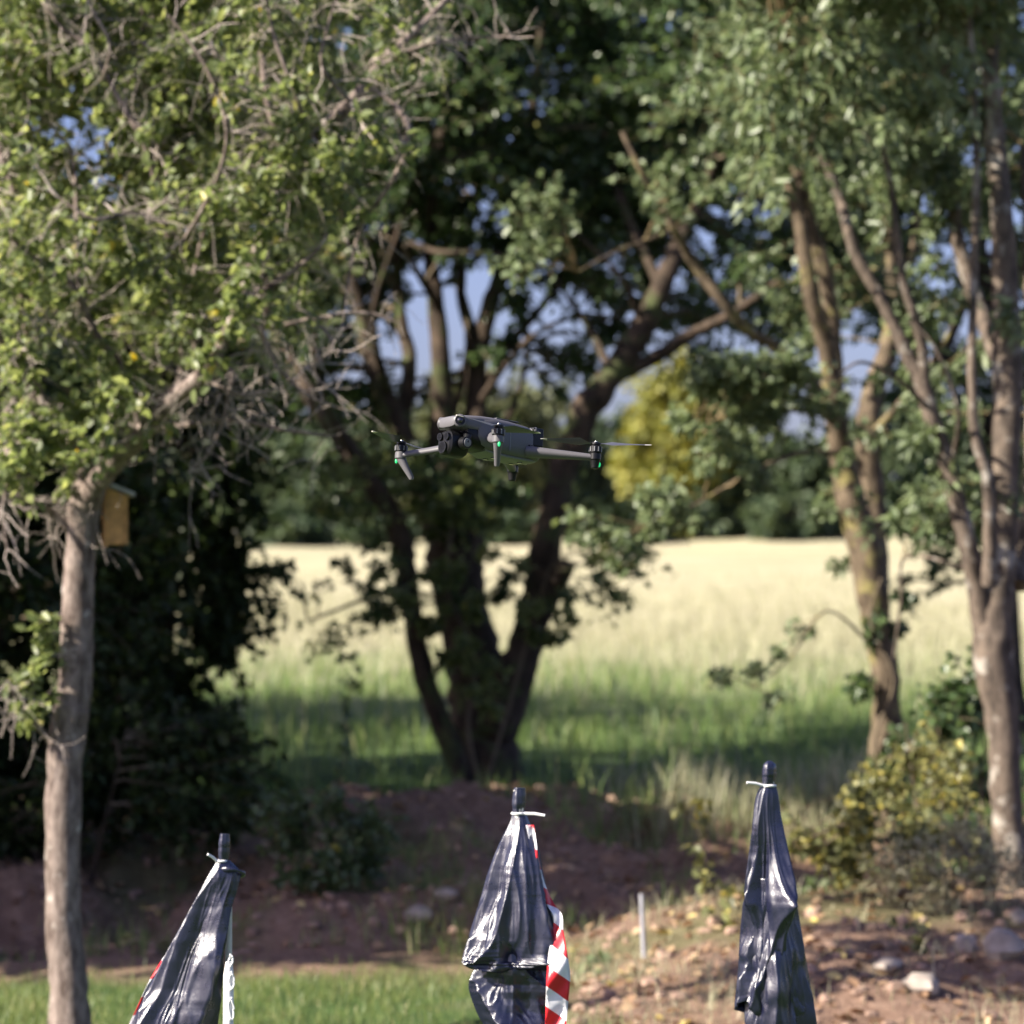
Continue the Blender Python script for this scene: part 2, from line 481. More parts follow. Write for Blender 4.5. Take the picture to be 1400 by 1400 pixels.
class Tree:
    def __init__(s, name, base, label, cat='tree', bark=None, leafm=None, twigm=None, leaf=(.06, .6), group=None, folname='foliage'):
        s.base = Vector(base)
        s.root = empty(name, s.base, label, cat, group)
        s.bark, s.leafm, s.twigm = bark, leafm, twigm
        s.leaf = leaf
        s.nodes = []
        s.tw = Twigs()
        s.L = []            # (pos, dir, nrm, size)
        s.folname = folname
    def limb(s, rows, name='branch', n=10, rough=.08, per=5, label=None, node=True, flare=0):
        """rows: (px, py, depth, width in px)"""
        pts = []
        for (px, py, d, wpx) in rows:
            p = P(px, py, d)
            pts.append((p.x, p.y, p.z, wpx / FPX * d / 2))
        sp = spline(pts, per)
        s.limb3(sp, name, n, rough, label, node)
    def limb3(s, sp, name='branch', n=10, rough=.08, label=None, node=True):
        fr = frames([Vector(p[:3]) for p in sp])
        mb = MB(); vs = []; fs = []
        for (p, a, b), q in zip(fr, sp):
            r = max(q[3], .002)
            for k in range(n):
                t = 2 * math.pi * k / n
                o = a * math.cos(t) + b * math.sin(t)
                rr = r * (1 + rough * 1.6 * mnoise.noise((p + o * r) * (0.5 / max(r, .02))) + rough * mnoise.noise((p + o * r) * (1.6 / max(r, .02))))
                vs.append(p + o * rr)
        m_ = len(sp)
        for i in range(m_ - 1):
            for k in range(n):
                k2 = (k + 1) % n
                fs.append((i * n + k, i * n + k2, (i + 1) * n + k2, (i + 1) * n + k))
        fs.append(tuple(range(n - 1, -1, -1))); fs.append(tuple((m_ - 1) * n + k for k in range(n)))
        mb.add(vs, fs)
        o = mb.build(name, s.bark, s.root, smooth=True, angle=80, off=s.base)
        if label: o['label'] = label
        if node:
            s.nodes += [(np.array(p[:3]), p[3]) for p in sp]
        return o
    def spray(s, a, dirv, ln, nleaf, r=.004, droop=.25, leafs=None, mat_key=0, bare=False, spread=.9):
        d = unit(dirv)
        k = 5
        pts = [np.array(a, float)]
        cur = d.copy()
        for i in range(k):
            cur = unit(cur + rng.normal(0, .16, 3) + np.array([0, 0, -droop * .25]))
            pts.append(pts[-1] + cur * ln / k)
        s.tw.add(pts, r, r * .4, 3 if r < .003 else 4)
        if bare: return pts
        pts = np.array(pts)
        sz, wd = leafs or s.leaf
        t = rng.uniform(.15, 1.0, nleaf) * k
        i = np.minimum(t.astype(int), k - 1)
        f = (t - i)[:, None]
        pos = pts[i] * (1 - f) + pts[i + 1] * f
        dd = d[None] * .6 + rng.normal(0, spread, (nleaf, 3)) + np.array([0, 0, -.35])
        nr = rng.normal(0, .55, (nleaf, 3)) + np.array([0, 0, .9]) + np.array([-.15, -.25, 0])
        s.L.append((pos + rng.normal(0, sz * .25, (nleaf, 3)), dd, nr, sz * rng.uniform(.6, 1.2, nleaf), np.full(nleaf, wd)))
        return pts
    def clump(s, c, rad, nspray, nleaf, br=.012, leafs=None, droop=.25, attach=True):
        c = np.array(c, float); rad = np.array(rad, float) if np.ndim(rad) else np.array([rad] * 3, float)
        if attach and s.nodes:
            ds = [np.linalg.norm(n[0] - c) + (0.5 if n[0][2] > c[2] + .3 else 0) for n in s.nodes]
            j = int(np.argmin(ds))
            a = s.nodes[j][0]
            L = np.linalg.norm(c - a)
            mid = (a + c) / 2 + np.array([0, 0, .12 * L]) + rng.normal(0, .08 * L, 3)
            ts = np.linspace(0, 1, 7)[:, None]
            path = (1 - ts) ** 2 * a + 2 * ts * (1 - ts) * mid + ts ** 2 * c
            path[1:-1] += rng.normal(0, .02 * L, (5, 3))
            s.tw.add(path, min(br * (1 + L * .5), s.nodes[j][1] * .8 + .003), br * .45, 5)
        else:
            path = np.array([c - np.array([0, 0, rad[2] * .6]), c])
        for _ in range(nspray):
            t = rng.uniform(.35, 1)
            k = t * (len(path) - 1); i = min(int(k), len(path) - 2)
            st = path[i] + (path[i + 1] - path[i]) * (k - i)
            tgt = c + unit(rng.normal(0, 1, 3)) * rad * rng.uniform(.3, 1.05) ** .6
            dv = tgt - st
            ln = np.linalg.norm(dv)
            if ln < .03: continue
            s.spray(st, dv + np.array([0, 0, .1 * ln]), ln, nleaf, r=min(.004, br * .4), droop=droop, leafs=leafs)
    def finish(s, single=0, keep=None, singlebox=None):
        if s.tw.v:
            o = link_mesh('twigs', s.tw.mesh('twigs', s.base), s.twigm, s.root)
            o['kind'] = 'stuff'
        if not s.L: return
        pos = np.concatenate([l[0] for l in s.L]); dd = np.concatenate([l[1] for l in s.L])
        nr = np.concatenate([l[2] for l in s.L]); sz = np.concatenate([l[3] for l in s.L]); wd = np.concatenate([l[4] for l in s.L])
        rnd = rng.beta(2, 2.6, len(pos))
        if keep is not None:
            k = keep(pos); pos, dd, nr, sz, wd, rnd = pos[k], dd[k], nr[k], sz[k], wd[k], rnd[k]
        if single:
            u = pos[:, 0] / pos[:, 1] * FPX + 700
            vv = 850 - (pos[:, 2] - 1.6) / pos[:, 1] * FPX
            score = pos[:, 1] - 8 * sz + np.where((u > 5) & (u < 1395) & (vv > 5) & (vv < 1395), 0, 1000)
            order = np.argsort(score)
            sel = order[:single]
            rest = np.ones(len(pos), bool); rest[sel] = False
            protos = []
            for j in range(6):
                v, f, lt = leaves_arrays(np.zeros((1, 3)), np.array([[1., 0, 0]]), np.array([[0., 0, 1]]), np.array([1.]), np.array([s.leaf[1]]))
                pm = np_mesh('leaf', v, f, lt, False, {'rnd': np.full(len(v), [.15, .35, .5, .62, .75, .95][j])})
                pm.materials.append(s.leafm)
                protos.append(pm)
            for j in sel:
                d = Vector(dd[j]).normalized(); n0 = Vector(nr[j])
                y = n0.cross(d).normalized(); z = d.cross(y)
                o = bpy.data.objects.new('leaf', protos[min(5, int(rnd[j] * 6))])
                col.objects.link(o); o.parent = s.root
                mt = Matrix((d, y, z)).transposed().to_4x4() @ Matrix.Scale(float(sz[j]), 4)
                mt.translation = Vector(pos[j]) - s.base
                o.matrix_local = mt
            pos, dd, nr, sz, wd, rnd = pos[rest], dd[rest], nr[rest], sz[rest], wd[rest], rnd[rest]
        v, f, lt = leaves_arrays(pos, dd, nr, sz, wd)
        me = np_mesh(s.folname, v - np.array(s.base), f, lt, False, {'rnd': np.repeat(rnd, 6)})
        o = link_mesh(s.folname, me, s.leafm, s.root)
        o['kind'] = 'stuff'
        s.count = len(pos)

def PA(px, py, d): return np.array(P(px, py, d))

# ------------------------------------------------------------------ apple tree, near left
D = 12.5
ap = Tree('apple_tree', (P(95, 1400, D).x, D, 0), 'gnarled apple tree with smooth grey trunk and sunlit pale green leaves at left', bark=M['bark_apple'], leafm=M['leaf_apple'], twigm=M['twig'], leaf=(.048, .64))
ap.limb([(97, 1450, D, 66), (95, 1364, D, 55), (86, 1240, D, 48), (87, 1078, D, 49), (92, 1000, D, 50), (102, 950, D, 47), (105, 860, D, 44), (108, 790, D, 42), (112, 735, D, 42), (116, 690, D, 46), (120, 660, D, 36)], 'trunk', n=20, rough=.07, per=7)
A = [
 [(112, 700, D, 40), (140, 650, D, 32), (195, 592, D - .1, 28), (245, 540, D - .2, 24), (292, 493, D - .3, 20), (332, 400, D - .2, 13), (362, 300, D - .1, 12), (392, 222, D, 15), (440, 178, D, 19), (490, 128, D, 17), (525, 82, D + .1, 14), (580, 30, D + .2, 10), (640, -30, D + .3, 7)],
 [(120, 690, D, 26), (104, 622, D + .1, 18), (70, 570, D + .1, 16), (36, 520, D, 15), (0, 466, D - .1, 13), (-50, 390, D - .2, 10)],
 [(188, 600, D, 16), (189, 565, D - .1, 13), (171, 510, D - .2, 12), (132, 457, D - .3, 11), (107, 403, D - .4, 10), (89, 380, D - .4, 10), (60, 360, D - .5, 6)],
 [(245, 540, D - .2, 14), (250, 470, D, 13), (240, 390, D + .1, 13), (228, 307, D + .1, 13), (200, 200, D, 11), (171, 150, D, 9), (125, 70, D, 7), (82, 35, D, 5), (50, -10, D, 4)],
 [(392, 222, D, 11), (382, 196, D - .1, 9), (364, 135, D - .1, 9), (357, 71, D, 8), (348, -20, D, 6)],
 [(93, 718, D, 16), (71, 701, D, 11), (36, 682, D - .1, 10), (0, 678, D - .2, 8), (-50, 660, D - .3, 6)],
 [(200, 589, D, 10), (250, 582, D, 8), (321, 575, D - .2, 7), (393, 589, D - .3, 6), (446, 596, D - .3, 4)],
 [(245, 540, D - .2, 12), (286, 430, D - .3, 10), (328, 412, D - .4, 9), (380, 385, D - .4, 8), (425, 350, D - .4, 6), (450, 320, D - .4, 4)],
 [(328, 414, D - .4, 9), (357, 448, D - .4, 8), (428, 436, D - .4, 7), (500, 428, D - .4, 5), (540, 440, D - .4, 3)],
 [(357, 448, D - .4, 7), (378, 500, D - .4, 6), (420, 540, D - .4, 4), (470, 560, D - .4, 3)],
 [(503, 118, D, 10), (535, 140, D, 8), (557, 171, D - .1, 9), (553, 214, D - .1, 8), (528, 260, D - .1, 7), (496, 307, D, 6), (478, 370, D, 5), (470, 430, D, 3)],
 [(520, 90, D, 8), (580, 62, D, 6), (640, 52, D, 5), (700, 50, D, 3)],
 [(85, 403, D - .4, 9), (78, 425, D - .4, 6), (53, 450, D - .5, 5), (42, 480, D - .5, 3)],
 [(60, 560, D, 8), (30, 420, D + .1, 9), (21, 278, D + .1, 9), (0, 207, D + .1, 8), (-20, 120, D + .1, 6)],
 [(107, 403, D - .2, 6), (104, 285, D - .1, 6), (100, 228, D, 5), (86, 190, D, 4), (32, 125, D, 4), (46, 71, D, 3), (70, 10, D, 2)],
 [(200, 210, D, 8), (205, 120, D, 7), (195, 54, D, 7), (196, -20, D, 5)],
 [(314, 490, D - .2, 7), (316, 520, D - .3, 6), (307, 568, D - .3, 6), (286, 618, D - .3, 5), (257, 646, D - .3, 3)],
 [(292, 493, D - .3, 8), (262, 420, D - .1, 6), (275, 330, D, 6), (300, 250, D, 5), (310, 160, D, 4), (290, 60, D, 3)],
 [(10, 560, D - .1, 6), (6, 600, D - .3, 6), (12, 640, D - .4, 5), (4, 700, D - .4, 4), (10, 750, D - .4, 3)],
 [(68, 1011, D, 10), (45, 985, D - .1, 6), (28, 966, D - .1, 5), (12, 930, D - .15, 3)],
]
fwd = {0: 0, 3: 0, 17: 0, 4: 1, 10: 1, 11: 1}
for i, rows in enumerate(A):
    if i in fwd:
        rows = [(x_, y_, d_ - .38 * min(1, (k_ / 4 if fwd[i] == 0 else 1)), w_) for k_, (x_, y_, d_, w_) in enumerate(rows)]
    ap.limb(rows, n=9, rough=.14, per=5)
# long thin arching branches with peeling pale bark
for rows in [
    [(428, 190, D - .6, 7), (400, 120, D - .7, 6), (372, 40, D - .7, 5), (360, -40, D - .7, 3)],
    [(250, 330, D - .5, 7), (290, 260, D - .7, 6), (310, 180, D - .8, 5), (280, 90, D - .8, 4), (230, 20, D - .8, 3)],
    [(140, 110, D - .5, 6), (150, 60, D - .6, 5), (120, 0, D - .6, 4), (110, -60, D - .6, 3)],
    [(60, 360, D - .5, 8), (20, 330, D - .6, 7), (-20, 260, D - .6, 5)],
    [(228, 307, D - .4, 7), (180, 290, D - .6, 6), (130, 300, D - .7, 5), (80, 270, D - .7, 3)],
    [(480, 140, D - .6, 6), (440, 90, D - .7, 5), (450, 30, D - .7, 4), (470, -30, D - .7, 3)],
    [(430, 436, D - .5, 5), (455, 470, D - .6, 4), (430, 500, D - .6, 3), (395, 495, D - .6, 2.5)],
    [(210, 545, D - .3, 6), (270, 520, D - .5, 5), (330, 540, D - .6, 4), (385, 530, D - .6, 3)]]:
    ap.limb(rows, n=7, rough=.12)
# wiry bare twigs and leafy shoots
nodes = list(ap.nodes)
for _ in range(1000):
    p, r = nodes[rng.integers(60, len(nodes))]
    dv = rng.normal(0, 1, 3) * [1, .7, .9] + [0.1, -.1, .1]
    pts = ap.spray(p, dv, rng.uniform(.07, .30), 0, r=rng.uniform(.0012, .0030), droop=rng.uniform(-.6, 1.2), bare=True)
    if rng.random() < .6:
        ap.spray(pts[3], rng.normal(0, 1, 3), rng.uniform(.06, .2), 0, r=.0018, bare=True)
def apple_fill(x0, x1, y0, y1, n, d0=D - .3, d1=D + 1.0, r=.26, ns=9, nl=11):
    for _ in range(n):
        ap.clump(PA(rng.uniform(x0, x1), rng.uniform(y0, y1), rng.uniform(d0, d1)), rng.uniform(.7, 1.2) * r, ns, nl, br=.005)
apple_fill(-60, 430, -160, 320, 84, ns=12, nl=12)
apple_fill(-60, 330, -60, 260, 40, ns=11, nl=11)
apple_fill(380, 620, -150, 190, 16, ns=7)
apple_fill(-40, 240, 300, 560, 30, D - .7, D + .5, .18, 9, 10)
apple_fill(0, 120, 480, 660, 14, D - .5, D + .2, .15, 10, 9)
apple_fill(200, 420, 320, 480, 16, D - .6, D + .4, .16, 8, 9)
apple_fill(160, 240, 480, 600, 4, D - .4, D, .11, 6, 7)
apple_fill(-200, -60, -150, 500, 6)
for (x, y) in [(300, 450), (322, 410), (340, 370), (352, 330), (362, 295), (380, 250), (270, 490), (395, 215)]:
    ap.clump(PA(x + 6, y, D - .72), .11, 7, 9, br=.003)
apple_fill(230, 540, -60, 330, 34, D - .85, D - .25, .15, 6, 8)
apple_fill(0, 260, -60, 330, 12, D - .8, D - .3, .15, 5, 8)
for (x, y) in [(28, 965), (50, 930), (48, 870), (20, 940), (60, 900), (45, 985), (62, 960), (52, 845)]:
    ap.clump(PA(x, y, D - .1), .055, 4, 7, br=.003)
ap.finish(single=300)

# ------------------------------------------------------------------ bird box on the apple trunk
M['wood'] = plain('orange_wood', (.48, .25, .09), .7, nscale=30, var=.3)
M['roofing'] = plain('grey_roof_felt', (.38, .38, .40), .8, nscale=80)
bb0 = P(156, 744, D)
bb = empty('bird_box', (bb0.x, D + .05, bb0.z), 'small orange wooden bird box with sloping grey roof fixed to the apple trunk', 'bird box')
bb.rotation_euler = (0, 0, R(12))
def bpart(name, c, h, mat, rot=None):
    mb = MB(); mb.box(c, h, rot)
    return mb.build(name, mat, bb, bevel=.001)
def side(y):
    mb = MB(); th = .006
    pr = [(-.032, 0), (.034, 0), (.034, .185), (-.032, .212)]
    vs = [(x, y - th, z) for x, z in pr] + [(x, y + th, z) for x, z in pr]
    mb.add(vs, [(0, 1, 2, 3), (7, 6, 5, 4), (0, 4, 5, 1), (1, 5, 6, 2), (2, 6, 7, 3), (3, 7, 4, 0)])
    return mb.build('side_panel', M['wood'], bb, bevel=.001)
side(-.05); side(.05)
bpart('floor', (0, 0, .007), (.030, .043, .006), M['wood'])
bpart('back_panel', (-.0395, 0, .115), (.006, .056, .125), M['wood'])
# front with entrance hole facing right
mb = MB(); vs = []; fs = []
for k in range(16):
    t = 2 * math.pi * k / 16
    vs.append((.041, .016 * math.cos(t), .13 + .016 * math.sin(t)))
for k in range(16):
    t = 2 * math.pi * k / 16; s = 1 / max(abs(math.cos(t)), abs(math.sin(t)))
    vs.append((.041, .056 * s * math.cos(t), (.0925 + .0925 * s * math.sin(t))))
vs += [(x - .012, y, z) for x, y, z in vs]
for k in range(16):
    k2 = (k + 1) % 16
    fs += [(k, k2, 16 + k2, 16 + k), (32 + k, 48 + k, 48 + k2, 32 + k2), (k, 32 + k, 32 + k2, k2), (16 + k, 16 + k2, 48 + k2, 48 + k)]
mb.add(vs, fs); mb.build('front_panel', M['wood'], bb)
bpart('roof', (.010, 0, .2125), (.062, .068, .006), M['roofing'], Matrix.Rotation(R(22.3), 3, 'Y'))

# ------------------------------------------------------------------ main dark tree in the middle
E = 23.0
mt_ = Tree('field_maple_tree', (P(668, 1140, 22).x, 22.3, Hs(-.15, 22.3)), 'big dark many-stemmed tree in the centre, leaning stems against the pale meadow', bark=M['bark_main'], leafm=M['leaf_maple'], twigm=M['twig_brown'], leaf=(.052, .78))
mt_.limb([(690, 1190, 22, 150), (680, 1130, 22.1, 100), (672, 1060, 22.2, 84), (664, 1000, 22.3, 86), (655, 940, 22.4, 84), (640, 870, 22.5, 74), (628, 800, 22.6, 72), (622, 740, 22.7, 80), (618, 690, 22.8, 74)], 'trunk', n=18, rough=.14, per=6)
B = [
 [(672, 1150, 22.0, 50), (640, 1080, 22.0, 34), (612, 1010, 22.0, 32), (582, 930, 22.0, 30), (565, 850, 22, 28), (556, 780, 22, 28), (548, 735, 22, 30), (528, 690, 22, 30), (490, 635, 22.1, 30), (445, 570, 22.3, 27), (405, 510, 22.5, 22), (370, 440, 22.7, 18), (340, 340, 22.9, 14), (330, 230, 23, 10)],
 [(672, 1010, 22.2, 66), (702, 930, 22.2, 58), (722, 868, 22.2, 46), (742, 800, 22.1, 52), (748, 735, 22, 42), (760, 680, 22, 40), (778, 620, 22, 42), (802, 560, 22, 42), (838, 512, 22, 38), (880, 445, 22, 34), (905, 390, 22, 28), (930, 330, 22.1, 24), (960, 265, 22.2, 20), (985, 180, 22.3, 15), (1000, 60, 22.5, 10), (1010, -80, 22.6, 7)],
 [(835, 516, 22, 24), (890, 492, 22, 20), (940, 460, 21.9, 17), (1000, 430, 21.8, 13), (1070, 380, 21.6, 9)],
 [(745, 815, 22.1, 34), (765, 792, 22, 26), (776, 772, 21.9, 22)],
 [(606, 730, 22.7, 56), (575, 650, 22.8, 40), (538, 570, 22.8, 32), (508, 490, 22.9, 26), (488, 410, 23, 20), (472, 320, 23, 16), (468, 210, 23.1, 13), (455, 80, 23.2, 9), (440, -60, 23.3, 6)],
 [(612, 730, 22.7, 52), (604, 640, 22.9, 40), (603, 560, 23, 32), (602, 490, 23, 27), (594, 400, 23.1, 22), (586, 330, 23.2, 18), (598, 230, 23.3, 15), (610, 90, 23.4, 11), (615, -100, 23.6, 7)],
 [(632, 730, 22.7, 50), (645, 640, 22.9, 38), (650, 560, 23.1, 32), (655, 480, 23.2, 28), (672, 410, 23.2, 24), (700, 330, 23.3, 20), (715, 230, 23.4, 16), (735, 100, 23.5, 12), (750, -80, 23.6, 8)],
 [(548, 590, 22.9, 24), (560, 500, 23.2, 20), (545, 420, 23.4, 17), (540, 330, 23.5, 14), (530, 240, 23.6, 11), (540, 80, 23.7, 8)],
 [(655, 480, 23.2, 18), (630, 400, 23.4, 15), (640, 320, 23.5, 13), (660, 220, 23.6, 10), (670, 60, 23.8, 7)],
 [(652, 560, 23.1, 16), (690, 480, 23.5, 13), (740, 420, 23.8, 11), (790, 350, 24, 9), (830, 240, 24, 7)],
 [(600, 420, 23, 12), (555, 337, 22.2, 8), (600, 345, 21.8, 8), (646, 345, 21.5, 7), (690, 350, 21.3, 4)],
 [(905, 392, 22, 16), (860, 300, 22.3, 13), (830, 200, 22.6, 10), (820, 60, 23, 7)],
 [(760, 680, 22, 10), (800, 720, 21.7, 7), (850, 735, 21.3, 6), (905, 720, 21, 4)],
 [(560, 790, 22, 8), (520, 810, 21.8, 6), (470, 830, 21.5, 5), (420, 850, 21.4, 3)],
]
B += [
 [(575, 650, 22.8, 16), (620, 560, 23.4, 11), (640, 470, 23.7, 9), (632, 380, 23.9, 7), (650, 280, 24, 5)],
 [(650, 560, 23.1, 14), (690, 500, 22.9, 9), (735, 455, 22.8, 7), (800, 430, 22.6, 5), (860, 440, 22.5, 3)],
 [(540, 570, 22.9, 12), (510, 440, 22.4, 9), (540, 330, 22.2, 7), (575, 230, 22.1, 5)],
 [(838, 512, 22, 12), (800, 440, 22.4, 8), (760, 380, 22.7, 6), (740, 300, 22.9, 4)],
 [(640, 640, 22.9, 12), (700, 560, 23.4, 8), (720, 470, 23.8, 7), (700, 390, 24, 5), (720, 300, 24.1, 3)],
 [(490, 635, 22.1, 12), (450, 560, 21.8, 8), (430, 470, 21.7, 6), (450, 380, 21.7, 4)],
 [(880, 445, 22, 12), (850, 380, 21.8, 8), (800, 330, 21.7, 5), (770, 300, 21.6, 3)]]
for rows in B: mt_.limb(rows, n=11, rough=.13)
nodesM = list(mt_.nodes)
def fill(T, x0, x1, y0, y1, n, d0, d1, r, ns, nl, br=.012, leafs=None, flat=.8):
    for _ in range(n):
        rr = rng.uniform(.7, 1.25) * r
        T.clump(PA(rng.uniform(x0, x1), rng.uniform(y0, y1), rng.uniform(d0, d1)), (rr, rr, rr * flat), ns, nl, br=br, leafs=leafs)
# dense crown in the upper part of the picture and above the frame
fill(mt_, 420, 1060, -60, 240, 96, 21.8, 26.5, .52, 30, 34)
fill(mt_, 380, 1100, -480, -60, 30, 22, 27, .8, 18, 18, leafs=(.10, .8))
fill(mt_, 300, 540, 120, 430, 34, 22.5, 26, .44, 26, 32)
fill(mt_, 290, 450, 380, 580, 22, 22.5, 25, .34, 24, 30)
fill(mt_, 520, 780, 190, 340, 19, 22.5, 25.5, .33, 20, 25)
fill(mt_, 760, 1030, 190, 340, 22, 22, 25.5, .35, 20, 25)
fill(mt_, 800, 1040, 310, 470, 15, 22, 25, .3, 12, 16)
fill(mt_, 670, 900, 260, 490, 30, 22.5, 25.5, .20, 9, 14)
fill(mt_, 720, 830, 460, 560, 7, 23, 25, .17, 7, 11)
fill(mt_, 960, 1100, 380, 540, 8, 23, 25, .28, 12, 16)
fill(mt_, 430, 540, 500, 700, 6, 22.5, 24.5, .22, 10, 15)
fill(mt_, 470, 720, 330, 620, 10, 22.5, 25, .18, 9, 14)
fill(mt_, 560, 700, 620, 720, 12, 22, 23.3, .22, 14, 18, br=.006)
fill(mt_, 600, 690, 780, 950, 8, 21.7, 22.3, .10, 9, 10, br=.005)
fill(mt_, 400, 560, 640, 760, 5, 22, 24, .20, 8, 13, br=.006)
fill(mt_, 430, 550, 770, 890, 5, 21.2, 21.9, .15, 7, 9, br=.005)
fill(mt_, 790, 905, 695, 790, 3, 20.8, 21.8, .12, 6, 8, br=.005)
for (x, y) in [(830, 800), (850, 790), (800, 830), (870, 760), (900, 700), (340, 750), (380, 770), (430, 790), (400, 800)]:
    mt_.clump(PA(x, y, 21), .09, 4, 6, br=.004)
mt_.finish(single=120)

ic = Tree('ivy', (P(668, 1140, 22).x, 21.5, Hs(-.15, 21.5)), 'green ivy and epicormic shoots covering the fork of the dark central tree', 'climbing plant', bark=M['twig_brown'], leafm=M['leaf_apple'], twigm=M['twig_brown'], leaf=(.055, .8))
ic.limb([(668, 1110, 21.6, 6), (640, 1000, 21.7, 6), (650, 900, 21.8, 5), (610, 800, 21.9, 5), (620, 700, 22.0, 5), (600, 640, 22.2, 4)], 'stem', n=6)
ic.limb([(668, 1060, 21.6, 5), (700, 950, 21.7, 5), (725, 860, 21.7, 4), (750, 780, 21.6, 3)], 'stem', n=6)
fill(ic, 565, 695, 610, 730, 18, 21.8, 22.7, .15, 8, 9, br=.004)
fill(ic, 605, 690, 760, 1000, 18, 21.6, 22.0, .07, 7, 7, br=.003)
fill(ic, 690, 780, 770, 900, 8, 21.4, 21.7, .10, 7, 8, br=.003)
fill(ic, 430, 560, 620, 720, 7, 21.4, 22.4, .16, 7, 9, br=.003)
fill(ic, 420, 560, 760, 890, 7, 21.2, 21.8, .14, 6, 8, br=.003)
fill(ic, 552, 598, 740, 960, 6, 21.6, 21.9, .05, 5, 6, br=.003)
fill(ic, 790, 930, 690, 760, 8, 21.0, 21.6, .13, 7, 9, br=.003)
fill(ic, 790, 870, 760, 830, 6, 21.0, 21.6, .10, 6, 8, br=.003)
ic.finish()

# pale sunlit drooping branch of leaves in front of the crown
# ------------------------------------------------------------------ right hand trees
G = 19.0
r1 = Tree('mossy_tree', (P(1210, 1110, G).x, G + .1, Hs(2.15, G + .1)), 'twin-stemmed tree right of centre with sunlit mossy bark and ivy at its foot', bark=M['bark_right'], leafm=M['leaf_pale'], twigm=M['twig_yellow'], leaf=(.052, .72))
r1.limb([(1212, 1130, G, 78), (1212, 1060, G, 52), (1212, 980, G, 42), (1210, 920, G, 38), (1200, 865, G, 40), (1192, 810, G, 44), (1182, 750, G, 46), (1165, 690, G, 40), (1152, 630, G, 36), (1142, 560, G - .1, 30), (1130, 475, G - .2, 26), (1108, 400, G - .3, 22), (1092, 300, G - .3, 18), (1068, 210, G - .3, 15), (1050, 100, G - .2, 11), (1040, -60, G, 7)], 'trunk', n=16, rough=.12)
C1 = [
 [(1200, 850, G + .1, 34), (1196, 760, G + .3, 36), (1192, 680, G + .4, 36), (1186, 600, G + .4, 34), (1192, 540, G + .5, 30), (1212, 480, G + .6, 26), (1222, 420, G + .7, 22), (1211, 286, G + .8, 16), (1207, 200, G + .9, 13), (1180, 80, G + 1, 9), (1170, -60, G + 1, 6)],
 [(1142, 560, G - .1, 24), (1140, 470, G, 22), (1128, 375, G, 22), (1110, 314, G, 20), (1093, 243, G, 17), (1070, 150, G, 13), (1060, 20, G, 9)],
 [(1145, 590, G, 18), (1110, 520, G - .4, 16), (1060, 474, G - .5, 16), (1025, 454, G - .6, 15), (989, 414, G - .7, 15), (954, 368, G - .7, 15), (921, 314, G - .8, 13), (900, 271, G - .8, 12), (878, 236, G - .9, 9), (850, 180, G - .9, 6)],
 [(1188, 600, G + .3, 14), (1240, 540, G + .2, 9), (1290, 470, G, 7), (1320, 400, G, 4)],
 [(1150, 620, G, 9), (1090, 620, G - .5, 7), (1020, 650, G - .9, 6), (950, 690, G - 1.1, 4), (880, 720, G - 1.2, 3)],
 [(1142, 570, G, 8), (1080, 560, G - .5, 7), (1010, 560, G - .8, 5), (950, 590, G - 1, 3)],
 [(921, 314, G - .8, 7), (880, 330, G - 1, 5), (840, 345, G - 1.2, 4), (790, 372, G - 1.4, 2.5)],
 [(1190, 880, G, 5), (1130, 835, G - .5, 3), (1080, 900, G - .8, 3), (1030, 940, G - 1, 2)],
 [(1222, 420, G + .7, 12), (1250, 330, G + .8, 10), (1260, 200, G + .8, 8), (1255, 60, G + .8, 6)],
]
for rows in C1: r1.limb(rows, n=11, rough=.12, node=rows[-1][:2] != (850, 180))
fill(r1, 940, 1140, 490, 590, 14, G - 1.6, G - .5, .18, 14, 17, br=.006)
fill(r1, 915, 1060, 560, 650, 7, G - 1.6, G - .8, .15, 10, 12, br=.006)
fill(r1, 880, 1000, 660, 730, 7, G - 1.6, G - 1, .13, 9, 10, br=.005)
fill(r1, 780, 880, 700, 780, 4, G - 1.6, G - 1.1, .12, 7, 8, br=.004)
fill(r1, 955, 1080, 880, 960, 5, G - 1.5, G - .8, .09, 5, 8, br=.004)
fill(r1, 980, 1220, -150, 210, 33, G - 1.2, G + .8, .38, 17, 21, br=.008)
fill(r1, 1040, 1260, 180, 420, 16, G + .2, G + 2, .3, 14, 15, br=.007)
fill(r1, 880, 1010, 160, 300, 6, G - 1.2, G, .22, 10, 12, br=.006)
for (x, y) in [(740, 265), (765, 290), (700, 290), (725, 310), (750, 330), (700, 340), (720, 365), (690, 380), (760, 255), (715, 275)]:
    r1.clump(PA(x, y, G - 1.9), .13, 6, 9, br=.005)
fill(r1, 1060, 1260, 240, 520, 12, G + .1, G + 1.4, .17, 8, 10, br=.004)
fill(r1, 1120, 1230, 520, 780, 10, G - .35, G + .5, .11, 6, 8, br=.003)
for (x, y) in [(1080, 860), (1110, 610), (1155, 540), (1180, 690), (1185, 720), (1100, 870)]:
    r1.clump(PA(x, y, G - .4), .08, 4, 6, br=.003)
r1.finish(single=250)

